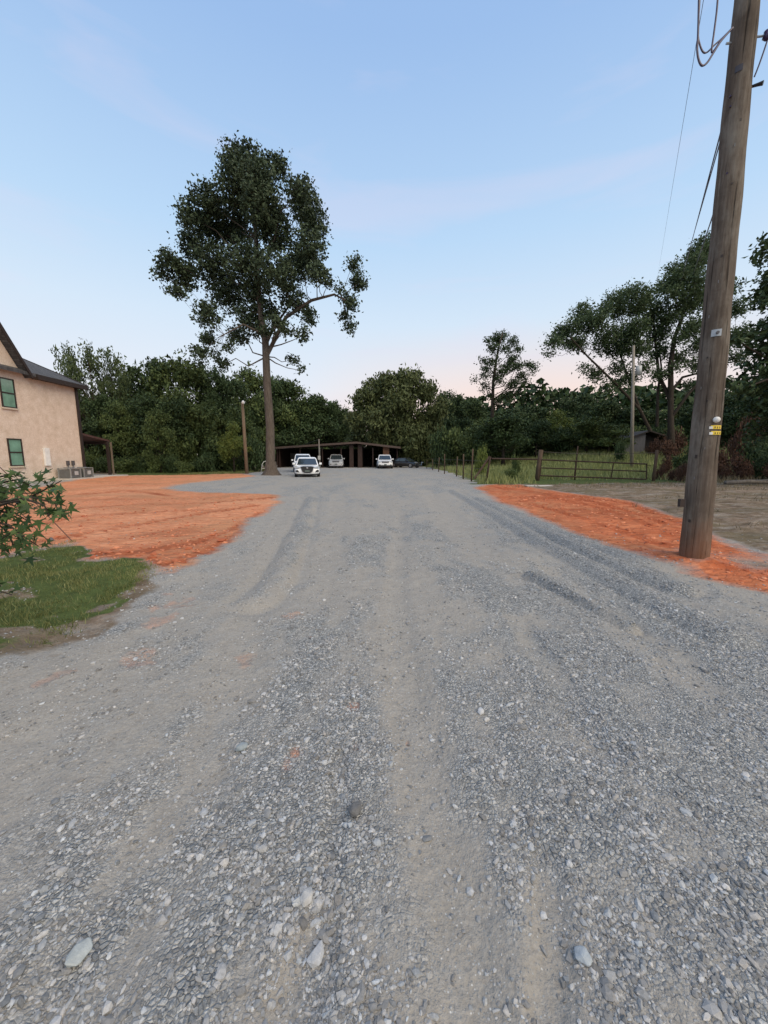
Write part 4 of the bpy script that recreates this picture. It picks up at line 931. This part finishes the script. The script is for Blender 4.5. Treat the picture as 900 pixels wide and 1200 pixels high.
for (a, b) in (((634.5,538.7),(633,557.3)), ((675,540),(673,559.2)), ((719,541.8),(716,560.6)), ((758,543),(757.5,562.0))):
    MB().tube([gp(*a), gp(*b)], .032, 8).build('upright', RUST, t)
MB().tube([gp(757,545), gp(763,545.5)], .02, 6).build('latch', RUST, t)
# brace posts, fence posts
bp = np.array((at(569, 566, 21.6)[0], 21.6, 0)); post(bp, 0, 1.5, .22, .055, 'dark corner post leaning right at the near end of the pasture fence', RUST)
q1, q2 = at(556, 561, 21.7), at(574, 535, 21.7); tag(MB().tube([(0,0,0), tuple(q2-q1)], .06, 8).build('brace', OLDW, loc=tuple(q1)), 'diagonal dark brace leaning against the corner post', 'brace')
post(at(675, 540, 24.6)*np.array((1,1,0)), .1, 2.05, .05, .04, 'thin stake rising behind the gate near its left upright', RUST)
q1, q2 = at(576, 537.5, 21.7), at(630, 538.3, 23.3); tag(MB().tube([(0,0,0), tuple(q2-q1)], .045, 8).build('pipe_rail', RUST, loc=tuple(q1)), 'dark horizontal pipe rail between corner post and gate post', 'rail')
fp = [(552.5,559.5,526),(543,557,532),(535,555.5,535),(521,553,532),(514,552,536),(507,551,538),(500,550.3,539)]
fpos = [np.array((bp[0], bp[1], 0))]
for i, (u, vb, vt) in enumerate(fp):
    Yf = (23.5, 26, 29, 34, 38, 43, 48)[i]; x_ = at(u, vb, Yf)[0]; z0 = float(Hs(x_, Yf)[0]); hh = at(u, vt, Yf)[2]-z0
    post((x_, Yf), z0, hh, .03*(-1)**i, .045, 'thin dark fence post in the line along the right of the driveway', OLDW, 'fence posts along the driveway'); fpos.append(np.array((x_, Yf, z0)))
FW = plain('fence_wire', (.06,.05,.045), .6)
for k_, hh in enumerate((1.25, .8, .4)):
    o = MB()
    for a, b in zip(fpos[:-1], fpos[1:]): o.tube([a+np.array((0,0,hh))-fpos[0], b+np.array((0,0,hh))-fpos[0]], .008, 5)
    tag(o.build('fence_wire', FW, loc=tuple(fpos[0])), ('top', 'middle', 'lowest')[k_]+' wire strung on the posts along the right of the driveway', 'wire', 'fence wires along the driveway')
wire('fence_wire', sag(gl+np.array((.1,0,gz+1.75)), gr_+np.array((.2,0,gz2+1.7)), .12), .012, 'slack wire strung above the top rail of the gate', 'wire', FW)

# shed
sx0, sx1, sxa = at(716,520,42)[0], at(789,520,42)[0], at(757,520,42)[0]; sz = float(H(25, 42)); 
zt = lambda v: at(750, v, 42)[2]
t = thing('old_shed', 'weathered grey barn with dark low pitched roof behind the pasture', 'shed', (sxa, 42, sz))
x1, x2 = sx0-sxa, sx1-sxa; a_, l1, l2 = zt(506)-sz, zt(521)-sz, zt(516)-sz
SB = bark('grey_barn_boards', (.09,.09,.10), (.20,.20,.215), 30, 1.0, .01)
MB().prism([(x1+.6, -.6), (-.1, -.6), (-.1, a_-.1), (x1+.6, l1+.1)], 1, 0, .12).build('wall', SB, t)
MB().prism([(.0, -.6), (x2-.5, -.6), (x2-.5, l2), (.0, a_-.1)], 1, .6, .7).build('bay_shade_panel', CD, t)  # dark panel set in the opening, standing for the shade inside
MB().prism([(x1+.6, -.6), (x2-.5, -.6), (x2-.5, l2), (0, a_-.1), (x1+.6, l1+.1)], 1, 5, 5.12).build('back_wall', SB, t)
MB().prism([(x1, l1), (0, a_), (0, a_+.14), (x1, l1+.14)], 1, -.5, 5.5).build('roof', CD, t); MB().prism([(0, a_), (x2, l2), (x2, l2+.14), (0, a_+.14)], 1, -.5, 5.5).build('roof', CD, t)
# pale patch of rock and cinder by the gate
p = G(634, 571.5); o = MB(); rgq = np.random.default_rng(3)
tag(MB().box(-.62, .62, -.2, .2, -.03, .02).build('concrete_slab', CONC, loc=(p[0], p[1]+.3, float(Hs(p[0], p[1]+.3)[0])+.02), bevel=.02), 'flat pale concrete slab lying at the edge of the orange clay near the gate', 'slab')
# logs / debris behind the earth at right
for i, (u, v, Y, L_, r_, an, lb) in enumerate(((880,548,19.5,2.6,.11,.1,'grey fallen log lying nearest the pole before the brush'), (905,545,20.5,3.2,.10,-.15,'fallen log at the right edge before the brush'))):
    p = at(u, v, Y); z = float(Hs(p[0], Y)[0]); tag(MB().tube([(-L_/2*math.cos(an),-L_/2*math.sin(an),r_),(0,0,r_+.06),(L_/2*math.cos(an),L_/2*math.sin(an),r_)], [r_,r_*.9,r_*.6], 8).build('log', bark('log_bark%d' % i, (.10,.09,.08), (.24,.21,.18)), smooth=True, loc=(p[0], Y, z)), lb, 'log')

# ---------------------------------------------------------------- vehicles
PAINT = lambda n, c: plain(n, c, .28, 0, .02, 2, coat=.7)
GL2 = plain('car_glass', (.025,.035,.04), .06, 0, .2, 2, coat=.8); BLK = plain('black_plastic', (.015,.015,.016), .45); TYR = plain('tyre_rubber', (.02,.02,.02), .85); RIM = plain('alloy', (.4,.4,.42), .3, .8)
HDL = plain('headlight_lens', (.50,.55,.60), .1, .3, .1, 8, coat=.8); CHR = plain('chrome', (.6,.6,.62), .15, 1)
def section(w, zb, zt_, y, ex=.18, n=20):
    pts = []
    hc, hh = (zb+zt_)/2, (zt_-zb)/2
    for i in range(n):
        a = 2*math.pi*i/n; c_, s_ = math.cos(a), math.sin(a)
        pts.append((w*math.copysign(abs(c_)**(.42), c_), y, hc+hh*math.copysign(abs(s_)**.55, s_)))
    return pts
def loft(secs):
    m = MB(); n = len(secs[0]); vs = [p for s in secs for p in s]; fs = [tuple(range(n)), tuple(range((len(secs)-1)*n, len(secs)*n))[::-1]]
    for i in range(len(secs)-1):
        for k in range(n): fs.append((i*n+k, i*n+(k+1) % n, (i+1)*n+(k+1) % n, (i+1)*n+k))
    return m.add(vs, fs)
def vehicle(name, label, cat, loc, rz, L, Wd, Ht, style, paint, hood=.92, clear=.20):
    t = thing(name, label, cat, loc, 'vehicles parked at the end of the driveway', rz); w = Wd/2; f = -L/2
    belt = hood
    rear = belt+(.03 if style != 'pickup' else -.02)
    st = [(0, .80, clear+.10, hood-.30), (.06, .90, clear+.02, hood-.20), (.25, .97, clear, hood-.12), (.6, 1, clear, hood-.06), (1.25, 1, clear, hood), (L*.5, 1, clear, belt+.02), (L-1.0, 1, clear, rear), (L-.25, .97, clear, rear-.03), (L-.05, .90, clear+.06, rear-.1), (L, .82, clear+.12, rear-.2)]
    loft([section(w*a, b, c, f+y) for y, a, b, c in st]).build('body', paint, t, smooth=True)
    # cabin: lower ring at belt, upper ring at roof
    if style == 'sedan': c0, c1, c2, c3 = 1.15, 2.0, 3.3, 4.35
    elif style == 'suv': c0, c1, c2, c3 = 1.15, 1.85, L-.75, L-.2
    else: c0, c1, c2, c3 = 1.5, 2.2, 3.5, 3.85
    zb = belt-.05; zr = Ht; wt = w*.74; wb = w*.92
    def ring(z, a, b, ww): return [(-ww, f+a, z), (ww, f+a, z), (ww, f+b, z), (-ww, f+b, z)]
    zm = zr-.07
    m = MB(); r1, r2, r3 = ring(zb, c0, c3, wb), ring(zm, c1, c2, wt), ring(zr, c1+.28, c2-.25, wt*.86)
    m.add(r1+r2+r3, [(0,3,2,1),(0,1,5,4),(1,2,6,5),(2,3,7,6),(3,0,4,7),(4,5,9,8),(5,6,10,9),(6,7,11,10),(7,4,8,11),(8,9,10,11)]); m.build('cabin', paint, t, bevel=.03)
    A = [np.array(p) for p in r1+r2]
    def quad(i, j, k, l, s0, s1, t0, t1, off):
        P = lambda s, q: (A[i]*(1-s)+A[j]*s)*(1-q)+(A[l]*(1-s)+A[k]*s)*q
        v = [P(s0, t0), P(s1, t0), P(s1, t1), P(s0, t1)]; nn = np.cross(v[1]-v[0], v[3]-v[0]); nn /= np.linalg.norm(nn)
        return MB().add([p+nn*off for p in v]+[p+nn*.002 for p in v], [(0,1,2,3),(7,6,5,4),(0,4,5,1),(1,5,6,2),(2,6,7,3),(3,7,4,0)])
    quad(0, 1, 5, 4, .05, .95, .10, .93, .012).build('windscreen', GL2, t)
    quad(2, 3, 7, 6, .08, .92, .2, .9, .012).build('rear_window', GL2, t)
    for (i, j, k, l) in ((1, 2, 6, 5), (3, 0, 4, 7)):
        quad(i, j, k, l, .10, .48, .18, .88, .012).build('side_window', GL2, t); quad(i, j, k, l, .52, .90, .18, .88, .012).build('side_window', GL2, t)
    for wx in (-1, 1):
        for wy in (f+.88, f+L-.95):
            rr = .33 if style == 'sedan' else .38
            wq = MB().tube([(wx*(w-.20), wy, rr), (wx*(w-.03), wy, rr), (wx*(w+.0), wy, rr)], [rr, rr, rr*.92], 20).build('wheel', TYR, t, smooth=False)
            MB().tube([(wx*(w-.01), wy, rr), (wx*(w+.012), wy, rr)], rr*.62, 14).build('rim', RIM, wq)
            if wy < f+2: MB().box(min(wx*(w-.02), wx*(w-.34)), max(wx*(w-.02), wx*(w-.34)), wy-.40, wy+.40, clear-.02, .42).build('wheel_arch', BLK, t)
        m = MB(); m.box(min(wx*(w-.02), wx*(w+.17)), max(wx*(w-.02), wx*(w+.17)), f+c0+.35, f+c0+.48, belt+.02, belt+.17); m.build('mirror', paint, t, bevel=.03)
    zb_, zt_ = hood-.38, hood-.20; ff = f+.045
    if style == 'sedan':
        m = MB().prism([(-.46, .76), (-.34, .40), (-.20, .30), (.20, .30), (.34, .40), (.46, .76), (.3, .79), (-.3, .79)], 1, f-.025, f+.25); m.build('grille', BLK, t)
        for s in (-1, 1):
            MB().tube([(s*.49, f-.04, .77), (s*.36, f-.045, .41), (s*.21, f-.045, .315)], .022, 6).build('grille_trim', CHR, t)
            MB().prism([(s*.50, .74), (s*.86, .79), (s*.88, .70), (s*.56, .66)], 1, f-.012, f+.24).build('headlight', HDL, t)
            MB().tube([(s*.72, f-.02, .45), (s*.72, f+.1, .45)], .085, 12).build('fog_light', BLK, t)
            MB().prism([(s*.56, .34), (s*.84, .42), (s*.84, .50), (s*.64, .50)], 1, f-.010, f+.2).build('bumper_recess', BLK, t)
        bd = MB().tube([(0, f-.03, .68), (0, f-.045, .68)], .065, 18).build('badge', CHR, t); MB().box(-.085, .085, f-.052, f-.046, .668, .692).build('badge_bar', CHR, bd)
        MB().box(-.17, .17, f-.045, f-.03, .40, .50).build('licence_plate', plain('dark_plate', (.10,.13,.12), .5), t)
        MB().box(-.80, .80, f+.02, f+.3, .17, .25).build('lower_intake', BLK, t)
    else:
        MB().prism([(-.42, hood-.36), (.42, hood-.36), (.50, hood-.16), (-.50, hood-.16)], 1, f-.02, f+.25).build('grille', BLK, t)
        MB().box(-.46, .46, f-.035, f-.022, hood-.285, hood-.245).build('grille_bar', CHR, t)
        for s in (-1, 1):
            MB().prism([(s*.54, hood-.30), (s*.88, hood-.28), (s*.87, hood-.14), (s*.54, hood-.17)], 1, f-.012, f+.28).build('headlight', HDL, t)
            MB().tube([(s*.68, f-.02, .48), (s*.68, f+.1, .48)], .07, 10).build('fog_light', BLK, t)
        MB().box(-w*.88, w*.88, f-.03, f+.3, .26, .44).build('bumper', BLK if style == 'suv' else CHR, t, bevel=.02)
        MB().box(-.16, .16, f-.045, f-.032, .47, .58).build('licence_plate', plain('dark_plate', (.10,.13,.12), .5), t)
        if style == 'pickup':
            m = MB().box(-w*.86, w*.86, f+3.95, f+L-.12, hood-.05, hood+.03); m.build('bed_cover', BLK, t)
        else:
            for s in (-1, 1): MB().tube([(s*w*.62, f+c1+.4, Ht+.03), (s*w*.62, f+c2-.4, Ht+.03)], .018, 6).build('roof_rail', CHR, t)
    return t
WHP = PAINT('white_car_paint', (.80,.82,.84)); SIL = PAINT('silver_car_paint', (.42,.44,.47)); DKP = PAINT('black_car_paint', (.012,.012,.014))
def zc(x, y): return float(Hs(x, y)[0])
yc = 28.0+2.4; xc = at(352.5, 550, 28.0)[0]; vehicle('white_sedan', 'white sedan facing the camera right of the big tree', 'car', (xc, yc, zc(xc, 28.5)), R(11), 4.8, 1.85, 1.44, 'sedan', WHP, .86, .17)
xc = at(336, 540, 37)[0]+1.02; vehicle('white_suv', 'white sport utility car half hidden behind the white sedan', 'car', (xc, 39.4, zc(xc, 39)), R(13), 4.7, 1.9, 1.74, 'suv', WHP, 1.05, .25)
xc = at(390.5, 540, 50)[0]; vehicle('silver_pickup', 'silver pickup truck parked in the carport left of the brown pillars', 'pickup', (xc, 53.5, .0), R(5), 5.6, 1.95, 1.80, 'pickup', SIL, 1.12, .28)
xc = at(450.5, 540, 48)[0]; vehicle('white_suv', 'white sport utility car before the right pillar of the carport', 'car', (xc, 50.4, .0), R(3), 4.7, 1.93, 1.74, 'suv', WHP, 1.08, .25)
xc = at(476, 540, 51)[0]; vehicle('black_car', 'low black car parked right of the carport under the willow', 'car', (xc, 53, .0), R(52), 4.6, 1.8, 1.38, 'sedan', DKP, .86, .17)

# ---------------------------------------------------------------- guy wires
for (g, tpx, lb) in ((G(92, 636), (-60, 490), 'guy wire anchored in the clay nearest the grass tip'), (G(69, 641), (-80, 500), 'guy wire with a dark clamp anchored at the lawn edge'), (G(20, 652), (-80, 580), 'lowest guy wire at the left edge behind the leafy branch')):
    e = at(*tpx, g[1]-.1); dx = e-g; o = MB(); t = thing('guy_wire', lb, 'wire', tuple(g), 'guy wires at the left')
    MB().tube([(0,0,-.1), tuple(dx*.5), tuple(dx*1.5)], .008, 6).build('cable', plain('guy_brown', (.10,.05,.035), .7), t)
    if 'clamp' in lb: MB().tube([tuple(dx*.055), tuple(dx*.075)], .03, 8).build('clamp', dk, t)

# ---------------------------------------------------------------- leafy sapling reaching in at the left
def sapling():
    rng = np.random.default_rng(31); b = np.array((-3.35, 2.75, 0.)); b[2] = zc(b[0], b[1])
    t = thing('sweetgum_sapling', 'leafy sapling with lobed leaves reaching in from the left edge', 'sapling', tuple(b)); m = MB()
    Yl = 2.5; V = []; Fs = []; tint = []
    m.tube([(0,0,-.1),(.03,-.05,.6),(.1,-.1,1.2),(.08,-.1,1.9)], [.035,.03,.02,.008], 8)
    out = []; n = 7
    for i in range(n):                     # star shaped five lobed leaf, fan of triangles about its centre
        pass
    ang = [-90, -58, -30, -8, 20, 52, 90, 128, 160, 188, 210, 238]; rad = [.30, .28, .75, .30, .95, .34, 1.1, .34, .95, .30, .75, .28]
    br = [((-20,570),(20,562),(38,570)), ((-20,562),(15,556),(30,560)), ((-20,590),(30,585),(60,570),(72,563)), ((-10,590),(35,582),(65,590),(68,600)), ((-20,600),(15,600),(35,612)),
          ((-20,610),(10,615),(30,630),(45,640)), ((-20,600),(5,620),(20,645)), ((30,585),(52,592),(58,605)), ((-20,575),(10,578),(40,578)), ((-30,630),(-5,635),(10,640)), ((-20,600),(8,590),(26,596)), ((-40,695),(-10,690),(14,697)), ((-20,640),(0,632),(22,620))]
    for bi, px in enumerate(br):
        Yb2 = Yl+rng.uniform(-.15, .15); P = [at(u, v, Yb2)-b for u, v in px]; st = np.array((.09, -.1, P[0][2]*.85))
        m.tube([st]+P, list(np.linspace(.010, .003, len(P)+1)), 5, False)
        P = [P[0]]+P[1:]
        for i in range(len(P)-1):
            for s in np.linspace(0, 1, 7):
                for _ in range(1 if rng.random() < .45 else 2):
                    c = P[i]*(1-s)+P[i+1]*s+rng.normal(0, .03, 3); L = rng.uniform(.032, .058)
                    nrm = rng.normal(0, 1, 3)+np.array((0.2, -.5, .6)); nrm /= np.linalg.norm(nrm); d = rng.normal(0, 1, 3)+np.array((.3, 0, -.7)); d -= nrm*(d@nrm); d /= np.linalg.norm(d); s2 = np.cross(nrm, d)
                    c = c+d*L*.9; o = len(V); V.append(c); 
                    for a, r_ in zip(ang, rad):
                        a = math.radians(a); V.append(c+(d*math.sin(a)+s2*math.cos(a))*L*r_-nrm*L*.12*r_*r_)
                    tt = rng.random()
                    for q in range(12): Fs.append((o, o+1+q, o+1+(q+1) % 12)); tint.append(tt)
    m.build('trunk', BARK_B, t, smooth=True)
    np_mesh('crown', np.array(V), np.array(Fs), LF_NEAR, t, attrs=[('tint', 'FACE', 'FLOAT', np.array(tint))])
sapling()

# ---------------------------------------------------------------- camera, light, sky
cam = bpy.data.cameras.new('camera'); co = bpy.data.objects.new('camera', cam); C.objects.link(co)
co.location = (0, 0, CZ); co.rotation_euler = (math.pi/2-PITCH, 0, 0)
cam.sensor_fit = 'VERTICAL'; cam.sensor_height = 24; cam.lens = 24*F/1200; cam.clip_start = .05; cam.clip_end = 2000
bpy.context.scene.camera = co
SUN_EL, SUN_AZ = R(48), R(140)     # azimuth clockwise from +Y: behind the camera, a little to the right
sl = bpy.data.lights.new('sun', 'SUN'); sl.energy = 2.3; sl.angle = R(60); sl.color = (1, .80, .52)
so = bpy.data.objects.new('sun', sl); C.objects.link(so); so.rotation_euler = (math.pi/2-SUN_EL, 0, math.pi-SUN_AZ+0)
so.rotation_euler = (math.pi/2-SUN_EL, 0, -SUN_AZ+math.pi)
w = bpy.data.worlds.new('World'); bpy.context.scene.world = w; w.use_nodes = True; nt = w.node_tree; N = nt.nodes; Lk = nt.links
bg = N['Background']; sky = N.new('ShaderNodeTexSky'); sky.sky_type = 'NISHITA'; sky.sun_disc = False; sky.sun_elevation = SUN_EL; sky.sun_rotation = SUN_AZ
tc = N.new('ShaderNodeTexCoord'); sx = N.new('ShaderNodeSeparateXYZ'); Lk.new(tc.outputs['Generated'], sx.inputs[0])
def wramp(src, stops):
    r = N.new('ShaderNodeValToRGB'); cr = r.color_ramp
    while len(cr.elements) < len(stops): cr.elements.new(.5)
    for e, (p, c) in zip(cr.elements, stops): e.position = p; e.color = (*c, 1)
    Lk.new(src, r.inputs[0]); return r.outputs[0]
def wmix(f, a, b, mode='MIX'):
    m = N.new('ShaderNodeMix'); m.data_type = 'RGBA'; m.blend_type = mode
    for s, v in ((m.inputs[0], f), (m.inputs[6], a), (m.inputs[7], b)):
        if hasattr(v, 'is_linked'): Lk.new(v, s)
        elif isinstance(v, (int, float)): s.default_value = v
        else: s.default_value = (*v, 1)
    return m.outputs[2]
def S(r, g, b): return tuple(((c/255)/12.92 if c/255 < .04045 else ((c/255+.055)/1.055)**2.4) for c in (r, g, b))
grad = wramp(sx.outputs[2], [(0, S(246,228,218)), (.07, S(240,228,226)), (.16, S(228,232,240)), (.30, S(212,229,245)), (.45, S(186,216,245)), (.68, S(156,190,234)), (1, S(134,170,224))])
warm = N.new('ShaderNodeVectorMath'); warm.operation = 'DOT_PRODUCT'; Lk.new(tc.outputs['Generated'], warm.inputs[0]); wa = R(21); warm.inputs[1].default_value = (math.sin(wa), math.cos(wa), .02)
wf = wramp(warm.outputs['Value'], [(.84, (0,0,0)), (1.0, (1,1,1))])
low = wramp(sx.outputs[2], [(.09, (1,1,1)), (.30, (0,0,0))])
fac = N.new('ShaderNodeMath'); fac.operation = 'MULTIPLY'; Lk.new(wf, fac.inputs[0]); Lk.new(low, fac.inputs[1])
grad = wmix(fac.outputs[0], grad, S(254,219,200))
mp = N.new('ShaderNodeMapping'); mp.inputs['Scale'].default_value = (1.1, 1.1, 6); mp.inputs['Rotation'].default_value = (0, R(14), 0); Lk.new(tc.outputs['Generated'], mp.inputs[0])
nz = N.new('ShaderNodeTexNoise'); nz.inputs['Scale'].default_value = 2.2; nz.inputs['Detail'].default_value = 6; nz.inputs['Distortion'].default_value = .6; Lk.new(mp.outputs[0], nz.inputs[0])
cf = wramp(nz.outputs[0], [(.55, (0,0,0)), (.76, (.26,.26,.26))]); grad = wmix(cf, grad, S(228,218,236))
bgs = 8.4   # sky texture values are physical; bring the twilight gradient to the same scale
sc_ = wmix(1.0, grad, (bgs, bgs, bgs), 'MULTIPLY')
tot = wmix(.90, sky.outputs[0], sc_); Lk.new(tot, bg.inputs[0]); bg.inputs[1].default_value = .10
sc = bpy.context.scene; sc.view_settings.view_transform = 'Standard'; sc.view_settings.look = 'None'; sc.view_settings.gamma = 1; sc.view_settings.exposure = .38
